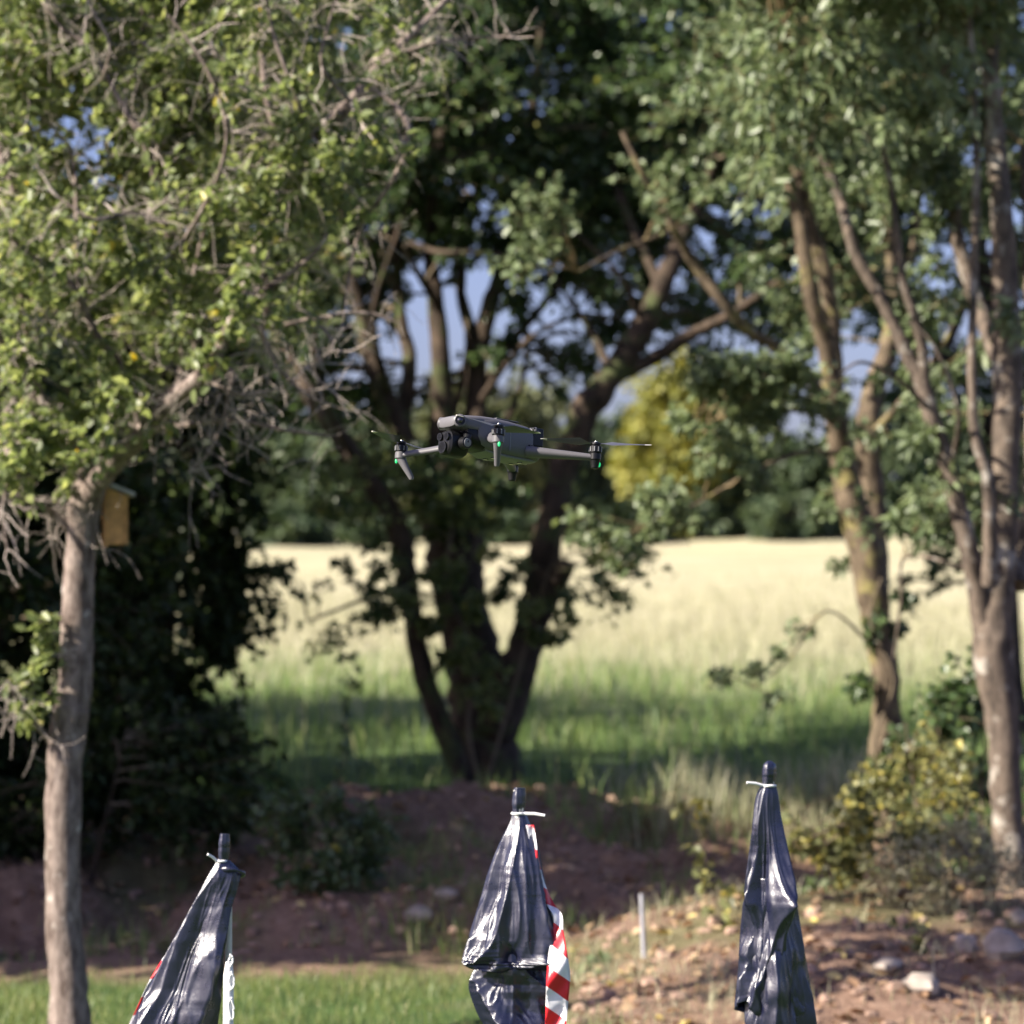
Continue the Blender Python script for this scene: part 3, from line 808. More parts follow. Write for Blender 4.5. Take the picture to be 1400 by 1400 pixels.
K = 16.3
r2 = Tree('ash_tree', (P(1386, 1240, K).x, K, Hs(2.5, K)), 'tall grey multi-stemmed tree at the right edge above the stony slope', bark=M['bark_ash'], leafm=M['leaf_pale'], twigm=M['twig_yellow'], leaf=(.085, .34))
r2.limb([(1392, 1290, K, 70), (1387, 1200, K, 48), (1378, 1130, K, 44), (1374, 1060, K, 44), (1370, 980, K, 46), (1359, 910, K, 56), (1359, 860, K, 54), (1364, 800, K, 46), (1370, 740, K, 42), (1376, 600, K, 40), (1378, 500, K, 40), (1375, 400, K + .1, 38), (1370, 300, K + .1, 32), (1360, 190, K + .2, 28), (1354, 90, K + .2, 24), (1350, -60, K + .3, 18), (1345, -250, K + .4, 12)], 'trunk', n=16, rough=.1)
C2 = [
 [(1350, 880, K, 34), (1336, 800, K - .05, 30), (1325, 753, K - .1, 28), (1311, 700, K - .1, 27), (1293, 628, K - .1, 25), (1275, 575, K - .1, 24), (1258, 515, K - .1, 24), (1243, 490, K - .1, 20), (1214, 428, K - .1, 18), (1196, 393, K - .1, 18), (1171, 350, K - .1, 17), (1157, 303, K - .1, 15), (1150, 278, K, 14), (1128, 221, K, 12), (1100, 168, K, 10), (1070, 90, K, 7)],
 [(1262, 530, K - .1, 18), (1262, 480, K - .15, 15), (1250, 430, K - .2, 14), (1236, 390, K - .2, 12), (1228, 330, K - .2, 10), (1215, 240, K - .2, 8), (1190, 120, K - .2, 6)],
 [(1352, 800, K - .2, 22), (1353, 736, K - .25, 18), (1350, 655, K - .3, 17), (1333, 593, K - .3, 15), (1329, 486, K - .3, 13), (1331, 400, K - .3, 12), (1335, 250, K - .3, 11), (1333, 143, K - .3, 9), (1325, 20, K - .3, 7)],
 [(1376, 520, K + .1, 24), (1345, 440, K + .4, 22), (1322, 370, K + .5, 22), (1308, 320, K + .5, 20), (1302, 250, K + .5, 19), (1290, 200, K + .5, 18), (1297, 140, K + .5, 17), (1292, 60, K + .5, 15), (1285, -40, K + .5, 12)],
 [(1392, 800, K + .1, 34), (1402, 740, K + .2, 22), (1412, 600, K + .3, 20), (1408, 400, K + .4, 16), (1400, 200, K + .5, 12)],
 [(1270, 560, K - .1, 9), (1230, 520, K - .3, 6), (1180, 495, K - .5, 5), (1150, 510, K - .6, 3)],
 [(1300, 640, K - .1, 8), (1310, 560, K - .4, 6), (1275, 470, K - .5, 4), (1240, 440, K - .5, 2)],
 [(1330, 780, K - .1, 6), (1240, 760, K + .3, 4), (1232, 820, K + .4, 4), (1222, 900, K + .5, 4)],
]
for rows in C2: r2.limb(rows, n=11, rough=.1)
def drooping(T, px, py, d, n, ln=.32):
    """pendent pinnate leaves"""
    for _ in range(n):
        st = PA(px + rng.normal(0, 30), py + rng.normal(0, 25), d + rng.normal(0, .12))
        T.spray(st, np.array([rng.normal(0, .6), rng.normal(0, .6), -.5]), ln * rng.uniform(.6, 1.1), 13, r=.002, droop=.9, spread=.55)
for (x, y) in [(1030, 40), (1060, 90), (1090, 60), (1110, 110), (1085, 140), (1060, 160), (1120, 60), (1150, 40), (1100, 190), (1180, 90), (1230, 50), (1040, 100)]:
    r2.clump(PA(x, y, K - .5), .18, 4, 9, br=.005)
    drooping(r2, x, y, K - .6, 9)
fill(r2, 1020, 1420, -160, 70, 36, K - .4, K + 1.8, .34, 14, 16, br=.006)
fill(r2, 1000, 1450, -600, -120, 46, K - 1.4, K + 2.5, .6, 20, 18, br=.008, leafs=(.13, .45))
fill(r2, 1180, 1420, 60, 300, 24, K + .2, K + 1.8, .26, 10, 14, br=.006)
fill(r2, 1360, 1430, 200, 500, 6, K - .1, K + 1, .2, 8, 12, br=.005)
fill(r2, 1220, 1400, 260, 780, 22, K - .3, K + .9, .12, 7, 9, br=.003)
fill(r2, 1240, 1340, 540, 800, 10, K - .2, K + .9, .12, 8, 9, br=.003)
for (x, y) in [(1300, 60), (1290, 90), (1310, 30)]: drooping(r2, x, y, K - .6, 5)
r2.finish(single=200)

# darker leafy tree behind the two, fills the right hand background
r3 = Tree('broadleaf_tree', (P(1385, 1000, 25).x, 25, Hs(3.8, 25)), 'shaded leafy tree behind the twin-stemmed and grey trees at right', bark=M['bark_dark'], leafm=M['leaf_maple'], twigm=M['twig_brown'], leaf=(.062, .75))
r3.limb([(1390, 1010, 25, 40), (1380, 900, 25, 34), (1372, 700, 25, 30), (1368, 500, 25, 26), (1330, 300, 25, 20), (1260, 60, 25, 12), (1250, -200, 25, 7)], 'trunk', n=12, rough=.12)
r3.limb([(1372, 640, 25, 18), (1330, 540, 25.2, 15), (1270, 450, 25.3, 13), (1180, 330, 25.4, 11), (1100, 150, 25.6, 8)], rough=.12)
r3.limb([(1275, 520, 25, 16), (1340, 350, 25.2, 13), (1370, 150, 25.4, 9), (1400, -60, 25.4, 6)], rough=.12)
fill(r3, 980, 1250, -40, 340, 54, 24, 27.5, .5, 22, 23)
fill(r3, 1230, 1500, -60, 200, 28, 24, 27.5, .5, 15, 18)
fill(r3, 980, 1600, -600, -60, 30, 23, 28, .95, 18, 16, leafs=(.12, .8))
fill(r3, 1020, 1250, 330, 480, 20, 24, 27, .34, 16, 18)
fill(r3, 1340, 1480, 180, 760, 26, 24, 27, .42, 14, 17)
fill(r3, 1210, 1290, 560, 740, 10, 24, 26, .28, 12, 15)
fill(r3, 1220, 1340, 200, 560, 13, 24, 26.5, .24, 10, 13)
fill(r3, 1215, 1300, 740, 810, 3, 24, 25, .18, 8, 12)
r3.finish()

# ------------------------------------------------------------------ dark evergreen mass on the left, and the trees beyond the left edge
def bushy(name, x, y, h, rx, ry, ncl, label, leafm, bark, ls=(.07, .6), cat='shrub', r=.5, ns=18, nl=18, stems=5, z0=0.0, zmin=.08, keep=None):
    zb = Hs(x, y)
    T = Tree(name, (x, y, zb), label, cat, bark=bark, leafm=leafm, twigm=M['twig_brown'], leaf=ls)
    for k in range(stems):
        a = rng.uniform(0, 6.28); lean = rng.uniform(.15, .75)
        rows = []
        for i in range(6):
            t = i / 5
            rows.append((x + math.cos(a) * (lean * rx * t + .1) , y + math.sin(a) * (lean * ry * t + .1), zb - .1 + h * .85 * t, .055 * (1 - .8 * t) * h / 4))
        T.limb3(spline(rows, 3), 'trunk' if stems == 1 else 'stem', 8, .15)
    for _ in range(ncl):
        while True:
            v = rng.uniform(-1, 1, 3)
            q_ = np.linalg.norm(v)
            if .45 < q_ < 1: break
        c = np.array([x + v[0] * rx, y + v[1] * ry, zb + h * (zmin + (1 - zmin) * (.5 + .5 * v[2]))])
        T.clump(c, rng.uniform(.7, 1.2) * r, ns, nl, br=.008)
    T.finish(keep=keep)
    return T
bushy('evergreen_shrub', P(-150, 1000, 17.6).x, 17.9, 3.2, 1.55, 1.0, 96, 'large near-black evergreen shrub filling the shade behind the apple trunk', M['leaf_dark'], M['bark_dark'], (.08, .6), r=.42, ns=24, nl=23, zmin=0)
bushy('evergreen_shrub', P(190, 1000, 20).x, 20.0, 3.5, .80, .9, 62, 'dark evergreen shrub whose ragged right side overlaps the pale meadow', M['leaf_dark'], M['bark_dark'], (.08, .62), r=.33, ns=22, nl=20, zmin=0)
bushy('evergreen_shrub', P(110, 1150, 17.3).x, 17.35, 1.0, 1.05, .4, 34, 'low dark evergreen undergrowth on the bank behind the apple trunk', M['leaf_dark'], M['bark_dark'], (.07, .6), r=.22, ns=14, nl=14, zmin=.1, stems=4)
lb = Tree('broadleaf_tree', (P(170, 1000, 19.3).x, 19.3, Hs(-2.2, 19.3)), 'leafy yellow-green tree standing behind the apple crown in the upper left', bark=M['bark_dark'], leafm=M['leaf_apple'], twigm=M['twig_brown'], leaf=(.075, .7))
lb.limb([(170, 1010, 19.3, 40), (180, 800, 19.3, 34), (160, 560, 19.3, 28), (190, 300, 19.4, 20), (170, 60, 19.5, 13), (180, -200, 19.6, 8)], 'trunk', n=12, rough=.12)
lb.limb([(165, 600, 19.3, 18), (260, 420, 19.4, 14), (330, 220, 19.5, 10), (380, 20, 19.6, 6)], rough=.12)
lb.limb([(170, 560, 19.3, 18), (80, 380, 19.4, 14), (20, 180, 19.5, 10), (-20, 0, 19.6, 6)], rough=.12)
fill(lb, -60, 450, -80, 420, 84, 18.5, 21, .42, 19, 19)
fill(lb, -120, 250, 400, 640, 20, 19, 21, .4, 17, 18)
lb.finish()
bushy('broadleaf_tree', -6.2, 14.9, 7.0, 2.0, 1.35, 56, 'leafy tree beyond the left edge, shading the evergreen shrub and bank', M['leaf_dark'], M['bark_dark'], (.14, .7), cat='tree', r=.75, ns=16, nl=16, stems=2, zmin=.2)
bushy('broadleaf_tree', -7.5, 20.0, 7.2, 2.8, 2.2, 64, 'tall leafy tree beyond the left edge, level with the dark central tree', M['leaf_maple'], M['bark_dark'], (.16, .75), cat='tree', r=.95, ns=16, nl=15, stems=2, zmin=.12)
bushy('broadleaf_tree', -10.0, 26.0, 9.0, 4.2, 4.0, 84, 'broad leafy tree far out on the left beside the meadow edge', M['leaf_maple'], M['bark_dark'], (.2, .75), cat='tree', r=1.2, ns=15, nl=15, stems=2, zmin=.1)

# shrubs and weeds on the bank
bushy('bramble_shrub', P(435, 1200, 16.4).x, 16.4, .56, .34, .35, 26, 'low dark green shrub on the earth bank between left and middle bags', M['leaf_maple'], M['bark_dark'], (.05, .6), r=.15, ns=10, nl=9, stems=4)
bushy('bramble_shrub', P(1180, 1230, 14.9).x, 15.0, .50, .36, .3, 14, 'bramble with yellow and lime leaves right of the right hand bag', M['leaf_bramble'], M['twig_brown'], (.05, .8), r=.12, ns=9, nl=8, stems=5)
bushy('bramble_shrub', P(1285, 1150, 15.3).x, 15.6, .95, .28, .3, 14, 'straggly brown-green scrub between the mossy and grey trunks', M['leaf_bramble'], M['twig_brown'], (.045, .6), r=.17, ns=11, nl=8, stems=4)
bushy('bramble_shrub', P(1110, 1240, 15.6).x, 15.7, .42, .28, .3, 12, 'low grey-green bramble just right of the right hand bag, before the ditch', M['leaf_pale'], M['twig_brown'], (.045, .7), r=.12, ns=8, nl=7, stems=4)
bushy('dry_shrub', P(1290, 1260, 14.6).x, 14.7, .42, .45, .3, 16, 'brittle straw-coloured thicket on the lit slope below the grey trunk', M['grass_dry'], M['twig_brown'], (.05, .22), r=.14, ns=12, nl=7, stems=4)
bushy('ivy_shrub', P(1310, 950, 16.8).x, 16.9, 1.45, .22, .25, 17, 'glossy green ivy thicket against the grey trunk at right', M['leaf_maple'], M['twig_brown'], (.052, .85), r=.2, ns=10, nl=10, stems=3, zmin=.2)
def weed(px, py0, py1, d, label, m='leaf_bramble', n=9, lean=0, ls=(.055, .7)):
    b = P(px, py0, d)
    T = Tree('weed', (b.x, d, Hs(b.x, d)), label, 'weed', bark=M['twig_brown'], leafm=M[m], twigm=M['twig_brown'], leaf=ls)
    rows = [(b.x, d, Hs(b.x, d) - .02, .005)]
    top = P(px + lean, py1, d)
    for i in range(1, 5):
        t = i / 4
        rows.append((b.x + (top.x - b.x) * t ** 1.3, d, rows[0][2] + (top.z - rows[0][2]) * t, .005 * (1 - .7 * t)))
    T.limb3(spline(rows, 3), 'stem', 5, .05)
    for i in range(n):
        k = T.nodes[rng.integers(2, len(T.nodes))][0]
        T.spray(k, rng.normal(0, 1, 3) * [1, 1, .4], rng.uniform(.04, .11), 4, r=.0015)
    T.finish()
weed(985, 1290, 1100, 14.6, 'pale leafy weed with a bare tip leaning left of the right bag', lean=-40, n=14)
weed(1010, 1300, 1200, 14.4, 'short leafy weed close behind the left side of the right bag', n=8)
weed(812, 1345, 1305, 14.3, 'tiny pale seedling on bare earth right of the middle bag', n=5, m='leaf_pale')
weed(1165, 1330, 1090, 15.4, 'tall wiry weed standing between the right bag and the mossy trunk', n=16, lean=20)
weed(1330, 1290, 1020, 15.2, 'tall straggling weed in front of the grey trunk base', n=18, lean=-25)
weed(1245, 1300, 1040, 15.6, 'tall brownish weed at the foot of the twin-stemmed tree', n=18, lean=15)
weed(1235, 1330, 1260, 13.9, 'small weed with yellow leaves below the yellow bramble', n=6, lean=15)
weed(1075, 1310, 1190, 15.2, 'thin weed on the slope just right of the right bag', n=7, m='leaf_pale')
# ivy round the mossy trunk
iv = Tree('ivy', (P(1212, 1100, G).x, G - .1, Hs(2.15, G)), 'ivy climbing the lower trunk of the twin-stemmed mossy tree', 'climbing plant', bark=M['twig_brown'], leafm=M['leaf_maple'], twigm=M['twig_brown'], leaf=(.055, .85))
iv.limb([(1225, 1110, G - .12, 5), (1195, 1020, G - .12, 5), (1222, 930, G - .12, 4), (1190, 850, G - .12, 4), (1205, 790, G - .12, 3)], 'stem', n=6)
fill(iv, 1175, 1245, 800, 1110, 15, G - .22, G + .05, .09, 6, 8, br=.003)
iv.finish()
# saplings behind the bank on the left and grassy weeds
fill_lbl = [(250, 1060, 950, 21.5, 'small leafy sapling at the foot of the dark evergreen shrub', 20), (470, 1020, 900, 23, 'slender weed in the shaded grass left of the central tree', 16)]
for (px, y0, y1, d, lb, n) in fill_lbl: weed(px, y0, y1, d, lb, 'leaf_maple', n, 10, (.07, .7))

# ------------------------------------------------------------------ grass (uncountable)
def blades(name, x0, x1, y0, y1, n, h, wd, mat, label, bend=.5, mask=None, uy=False):
    x = rng.uniform(x0, x1, n); y = rng.uniform(y0, y1, n)
    if uy:
        y = y0 + (y1 - y0) * rng.uniform(0, 1, n) ** 1.0
    if mask is not None:
        k = mask(x, y) > rng.uniform(0, 1, n)
        x, y = x[k], y[k]
    n = len(x)
    z = H(x, y) - .01
    hh = h * rng.uniform(.45, 1.25, n) * (1 + .35 * vnoise(x, y, .6, 21))
    a = rng.uniform(0, 2 * np.pi, n)
    bx, by = np.cos(a), np.sin(a)
    ww = wd * rng.uniform(.6, 1.3, n)
    bd = hh * bend * rng.uniform(.1, 1, n)
    a2 = rng.uniform(0, 2 * np.pi, n)
    lx, ly = np.cos(a2) * bd, np.sin(a2) * bd
    v = np.empty((n, 5, 3))
    v[:, 0] = np.stack([x - bx * ww, y - by * ww, z], 1)
    v[:, 1] = np.stack([x + bx * ww, y + by * ww, z], 1)
    v[:, 2] = np.stack([x + bx * ww * .7 + lx * .3, y + by * ww * .7 + ly * .3, z + hh * .6], 1)
    v[:, 3] = np.stack([x - bx * ww * .7 + lx * .3, y - by * ww * .7 + ly * .3, z + hh * .6], 1)
    v[:, 4] = np.stack([x + lx, y + ly, z + hh], 1)
    b = np.arange(n) * 5
    f = np.concatenate([np.stack([b, b + 1, b + 2, b + 3], 1).ravel(), np.stack([b + 3, b + 2, b + 4], 1).ravel()])
    lt = np.concatenate([np.full(n, 4), np.full(n, 3)])
    me = np_mesh(name, v.reshape(-1, 3), f, lt, False, {'rnd': np.repeat(rng.beta(2, 2, n), 5)})
    o = link_mesh(name, me, mat)
    tag(o, label, 'grass', None, 'stuff')
    return o
blades('lawn_grass', -3.0, .7, 11.8, 15.6, 42000, .06, .0024, M['lawn'], 'short bright lawn grass along the bottom left of the picture', mask=lambda x, y: (.25 + .75 * sstep(-.5, .2, vnoise(x, y, .55, 29) + .5 * vnoise(x, y, .18, 30))) * (1 - sstep(13.9, 15.4, y + vnoise(x, y, .5, 11) * .5)) * (1 - sstep(-.3, .5, x + vnoise(x, y, .6, 12) * .4)))
blades('bank_grass', -4, 4, 15.4, 20, 16000, .13, .003, M['grass'], 'sparse green grass tufts on the shaded earth bank', mask=lambda x, y: sstep(.05, .5, vnoise(x, y, .45, 22)))
blades('slope_grass', .2, 4, 12.2, 16, 8500, .10, .0022, M['grass_dry'], 'dry straw and short grass on the sunlit stony slope at lower right', bend=1.2, mask=lambda x, y: .15 + .85 * sstep(.0, .5, vnoise(x, y, .4, 23)))
blades('weedy_grass', -1.15, -.05, 15.5, 17.2, 1700, .13, .0028, M['lawn'], 'brown and green weedy tufts on the bank left of the middle bag', mask=lambda x, y: sstep(-.2, .4, vnoise(x, y, .4, 31)))
blades('shade_grass', -9, 9, 19, 60, 95000, .22, .006, M['grass'], 'lush shaded green grass behind the central tree', mask=lambda x, y: (.35 + .65 * sstep(-.3, .3, vnoise(x, y, 1.2, 24))) * (1 - sstep(28, 58, y + 5 * vnoise(x, y, 2.5, 27))))
blades('straw_grass', -11, 11, 24, 120, 120000, .30, .009, M['grass_dry'], 'tall pale seeded grass at the near edge of the meadow', mask=lambda x, y: (1 - sstep(48, 118, y)) * (.35 + .65 * sstep(-.4, .5, vnoise(x, y, 3.5, 28))) * sstep(25, 42, y + 3 * vnoise(x, y, 2, 25)))
blades('brown_grass', .5, 2.2, 19.2, 21.5, 2500, .30, .005, M['grass_dry'], 'brown withered grass clump at the edge of the ditch', mask=lambda x, y: sstep(.0, .3, vnoise(x, y, .5, 26)))

# ------------------------------------------------------------------ stones, clods, stick
M['stone'] = plain('pale_stone', (.30, .255, .22), .9, nscale=9, var=.4, bumps=.6)
M['clod'] = plain('earth_clod', (.27, .18, .135), .95, nscale=9, var=.35, bumps=.6)
def stone_mesh(sd, nu=10, nv=7):
    mb = MB(); mb.ball((0, 0, 0), 1, nu=nu, nv=nv)
    vs = []
    for v in mb.v:
        v = Vector(v)
        vs.append(v * (1 + .38 * mnoise.noise(v * 1.3 + Vector((sd * 7.1, 0, 0))) + .12 * mnoise.noise(v * 3.7 + Vector((0, sd * 3, 0)))))
    return vs, mb.f
def stone(px, py, d, wpx, hpx, label):
    p = P(px, py, d); r = wpx * .8 / 2 / FPX * d; rz = hpx * .8 / 2 / FPX * d
    vs, fs = stone_mesh(px)
    z = Hs(p.x, d)
    mb = MB(); mb.add([(v.x * r, v.y * r, v.z * rz + rz * .55) for v in vs], fs)
    o = mb.build('stone', M['stone'], None, smooth=True, angle=40)
    o.location = (p.x, d, z)
    tag(o, label, 'stone', 'loose stones on the slope')
stone(572, 1302, 15.9, 52, 30, 'pale oblong stone at the foot of the bank left of the middle bag')
stone(610, 1282, 16.1, 44, 26, 'darker stone just behind and right of the pale oblong one')
stone(1322, 1332, 13.7, 42, 52, 'upright pale stone on the lit slope beneath the grey tree')
stone(1262, 1385, 13.0, 70, 40, 'wide flat stone at the bottom edge right of the right bag')
stone(1372, 1350, 13.5, 70, 60, 'large grey stone in the bottom right corner')
stone(1392, 1270, 14.5, 30, 30, 'small white stone at the right edge by the grey trunk')
stone(1215, 1350, 13.5, 50, 26, 'low pinkish stone between the bramble and the wide flat stone')
cv, cf, nn = [], [], 0
for _ in range(2600):
    y = rng.uniform(12.2, 20.5)
    x = rng.uniform(-3.6, 3.8)
    if y < 15.6 and x < .1: continue
    s = rng.uniform(.008, .04) * (1.5 if rng.random() < .06 else 1)
    vs, fs = stone_mesh(rng.integers(0, 40), 6, 4)
    z = Hs(x, y)
    a = rng.uniform(.5, 1.2, 3)
    cv.append(np.array([[v.x * s * a[0] + x, v.y * s * a[1] + y, v.z * s * .7 * a[2] + z + s * .2] for v in vs]))
    cf += [tuple(i + nn for i in f) for f in fs]; nn += len(vs)
me = bpy.data.meshes.new('clods'); me.from_pydata(np.concatenate(cv).tolist(), [], cf); me.update()
tag(link_mesh('soil_clods', me, M['clod']), 'crumbled soil and small stones over the earth bank', 'soil', None, 'stuff')
M['stick'] = plain('grey_metal', (.36, .36, .39), .45, nscale=50)
a0, a1 = P(882, 1328, 14.2), P(877, 1222, 14.2)
mb = MB(); mb.tube([Vector((0, 0, -.05)), Vector(a1) - Vector(a0)], [.011, .0095], 8)
o = mb.build('marker_stake', M['stick']); o.location = a0
tag(o, 'thin pale grey marker stake standing in the earth slope between middle and right bags', 'stake')

# ------------------------------------------------------------------ far trees beyond the meadow
def far_tree(px, d, ytop, wpx, label, m='leaf_far', ls=.45, n=60, ybase=None):
    wpx *= 1.15
    x = (px - 700) / FPX * d
    zb = Hs(x, d)
    top = P(px, ytop, d).z
    h = max(top - zb, .8)
    rx = wpx / 2 / FPX * d
    T = Tree('distant_tree', (x, d, zb), label, 'tree', bark=M['bark_dark'], leafm=M[m], twigm=M['twig_brown'], leaf=(ls, .8), group='trees beyond the meadow')
    T.limb3(spline([(x, d, zb - .3, .25), (x + .2, d, zb + h * .4, .2), (x, d, zb + h * .85, .08)], 4), 'trunk', 7, .1)
    for _ in range(n):
        v = rng.normal(0, 1, 3); v /= np.linalg.norm(v) / rng.uniform(.3, 1) ** .5
        c = np.array([x + v[0] * rx, d + v[1] * rx * .8, zb + h * (.46 + .5 * v[2])])
        T.clump(c, (rx * .34, rx * .34, h * .16), 10, 11, br=.05)
    T.finish()
FT = [(40, 172, 560, 260, 0), (200, 165, 540, 240, 0), (345, 176, 560, 220, 0), (450, 160, 570, 210, 0), (560, 180, 560, 210, 0), (655, 158, 500, 190, 1), (745, 172, 520, 180, 1), (815, 160, 600, 160, 0), (935, 150, 480, 150, 2), (1020, 165, 570, 150, 0), (870, 178, 560, 170, 0), (1095, 150, 590, 180, 0), (1210, 175, 555, 200, 0), (1320, 160, 570, 220, 0), (1440, 172, 560, 220, 0), (-80, 165, 560, 220, 0)]
desc = ['at far left behind the apple crown', 'behind the evergreen shrub', 'left of the central tree, seen through its stems', 'just left of the leaning stem', 'between the central stems', 'olive green, seen below the drone', 'olive green, right of the drone body', 'right of the leaning dark trunk', 'lit yellow-green, tallest at the meadow edge', 'just right of the yellow-green one', 'dark blue-green in front of the ridge', 'left of the twin-stemmed trunk', 'between the twin-stemmed and grey trunks', 'behind the grey trunk', 'beyond the right edge', 'beyond the left edge']
for (a, dd) in zip(FT, desc):
    kind = a[4]
    far_tree(a[0], a[1], a[2], a[3], 'far tree on the meadow edge, ' + dd, 'leaf_yellow' if kind == 2 else ('leaf_olive' if kind == 1 else 'leaf_far'), n=60)

for px, d, h_, wpx in [(390, 146, 1.6, 120), (520, 150, 1.1, 90), (860, 147, 1.5, 110), (985, 150, 1.0, 90), (1090, 146, 1.9, 130), (1235, 148, 1.3, 120), (690, 149, 1.2, 80)]:
    far_tree(px, d, 850 - (Hs((px - 700) / FPX * d, d) + h_ - 1.6) / d * FPX, wpx, 'low bush on the far rim of the meadow, ' + {390: 'right of the evergreen shrub', 520: 'left of the leaning stem', 860: 'right of the leaning dark trunk', 985: 'in front of the yellow-green tree', 1090: 'left of the mossy trunk', 1235: 'between mossy and grey trunks', 690: 'in the fork of the central tree'}[px], n=22)

# ------------------------------------------------------------------ drone
M['dr_grey'] = plain('drone_grey_plastic', (.10, .096, .104), .46, nscale=300, var=.04, spec=.4)
M['dr_dark'] = plain('drone_black_plastic', (.006, .006, .007), .38, nscale=200, var=.1, spec=.3)
M['dr_belly'] = plain('drone_belly_plastic', (.16, .16, .165), .45, nscale=200, var=.06)
M['dr_metal'] = plain('drone_metal', (.55, .55, .56), .3, metal=.9, nscale=100, var=.05)
M['dr_blade'] = plain('drone_blade', (.07, .07, .085), .35, nscale=100, var=.05)
M['dr_tip'] = plain('drone_blade_tip', (.55, .52, .47), .4, nscale=100, var=.05)
m, t, b = new_mat('lens_glass'); b.inputs['Base Color'].default_value = (.008, .008, .014, 1); b.inputs['Roughness'].default_value = .06; b.inputs['Coat Weight'].default_value = 1; M['lens'] = m
m, t, b = new_mat('green_led'); b.inputs['Base Color'].default_value = (.02, .3, .1, 1); b.inputs['Emission Color'].default_value = (.03, .8, .25, 1); b.inputs['Emission Strength'].default_value = .3; M['led'] = m

DR = 7.0
dr = empty('drone', P(681, 601, DR), 'grey camera drone hovering in mid-air with green arm lights', 'drone')
th = R(37.8)
ex = Vector((-math.cos(th), -math.sin(th), .115)).normalized()
ey = Vector((math.sin(th), -math.cos(th), .06)); ey = (ey - ex * ey.dot(ex)).normalized()
ez = ex.cross(ey)
mw = Matrix((ex, ey, ez)).transposed().to_4x4(); mw.translation = dr.location
dr.matrix_world = mw
def dpart(mb, name, mat, parent=dr, smooth=True, bevel=0, label=None, angle=32):
    o = mb.build(name, mat, parent, smooth=smooth, bevel=bevel, angle=angle)
    if label: o['label'] = label
    return o
# main hull
mb = MB(); mb.loft([(-.098, 0, -.024, .020, .010, 3), (-.092, 0, -.022, .030, .016, 3.2), (-.078, 0, -.006, .041, .032, 3.8), (-.05, 0, -.003, .046, .037, 4), (0, 0, -.001, .048, .039, 4), (.04, 0, .001, .048, .038, 4), (.072, 0, .004, .046, .034, 3.8), (.084, 0, .008, .042, .026, 3.2)], 36)
hull = dpart(mb, 'body', M['dr_grey'])
# nose: slab above the gimbal with two bulging corners
mb = MB(); mb.loft([(.045, 0, .016, .0445, .0225, 3.8), (.08, 0, .0175, .0435, .0195, 3.8), (.105, 0, .018, .040, .0165, 3.6), (.120, 0, .018, .036, .0145, 3.6), (.132, 0, .0175, .032, .0125, 3.6), (.1375, 0, .017, .0295, .0105, 3.4), (.139, 0, .017, .026, .0075, 3)], 36)
dpart(mb, 'nose', M['dr_grey'])
# solid black block behind the gimbal; its colour stands in for the recess's shade
mb = MB(); mb.loft([(.06, 0, -.008, .040, .028, 3.5), (.090, 0, -.006, .039, .026, 3.5), (.106, 0, -.001, .034, .016, 3)], 24)
dpart(mb, 'bay_shade_block', M['dr_dark'])
# belly plate
mb = MB(); mb.loft([(-.088, 0, -.036, .022, .004, 3), (-.06, 0, -.0395, .034, .005, 3), (.03, 0, -.0385, .036, .005, 3), (.055, 0, -.032, .030, .004, 3)], 20)
dpart(mb, 'belly_plate', M['dr_belly'])
for (x, y) in ((.02, .014), (.02, -.014), (-.05, .014), (-.05, -.014)):
    mb = MB(); mb.cyl((x, y, -.0455), (x, y, -.043), .006); dpart(mb, 'belly_sensor', M['lens'])
# battery: dark block with cooling ribs at the stern
mb = MB(); mb.box((-.074, 0, .011), (.0145, .0445, .0205)); bat = dpart(mb, 'battery', M['dr_dark'], smooth=False, bevel=.003)
for k in range(5):
    mb = MB(); mb.box((-.0905, 0, -.002 + k * .007), (.0022, .030, .0014)); dpart(mb, 'battery_rib', M['dr_grey'], bat, False)
mb = MB(); mb.cyl((-.055, 0, .0335), (-.055, 0, .0355), .009); dpart(mb, 'power_button', M['dr_dark'])
mb = MB(); mb.box((.0, 0, .0386), (.030, .030, .0012)); dpart(mb, 'top_cover', M['dr_grey'], smooth=False, bevel=.001)
# side air vents
for s in (1, -1):
    for k in range(3):
        mb = MB(); mb.box((-.050 - k * .007, s * .0472, -.018), (.0016, .0012, .009), Matrix.Rotation(R(12), 3, 'Y')); dpart(mb, 'vent', M['dr_dark'], smooth=False)
    mb = MB(); mb.box((.004, s * .0481, -.003), (.0010, .0006, .026)); dpart(mb, 'seam', M['dr_belly'], smooth=False)
# obstacle sensors at nose corners, and stern
def eye(c, dvec, r=.0105):
    c = Vector(c); dvec = Vector(dvec).normalized()
    mb = MB(); mb.tube([c - dvec * .012, c + dvec * .001, c + dvec * .003], [r * 1.3, r * 1.3, r * 1.05], 22); o = dpart(mb, 'sensor_ring', M['dr_grey'])
    mb = MB(); mb.tube([c + dvec * .0008, c + dvec * .0035], [r, r], 22); dpart(mb, 'sensor_bezel', M['dr_dark'], o)
    mb = MB(); mb.ball(c + dvec * .002, r * .62, nu=14, nv=8); dpart(mb, 'sensor_lens', M['lens'], o)
eye((.129, .0335, .0180), (.50, .86, .02)); eye((.129, -.0335, .0180), (.50, -.86, .02))
eye((-.07, .040, .024), (-.5, .8, .1), .007); eye((-.07, -.040, .024), (-.5, -.8, .1), .007)
def gpart(mb, *a, **k):
    mb.v = [(x + .011, y, z - .001) for x, y, z in mb.v]
    return dpart(mb, *a, **k)
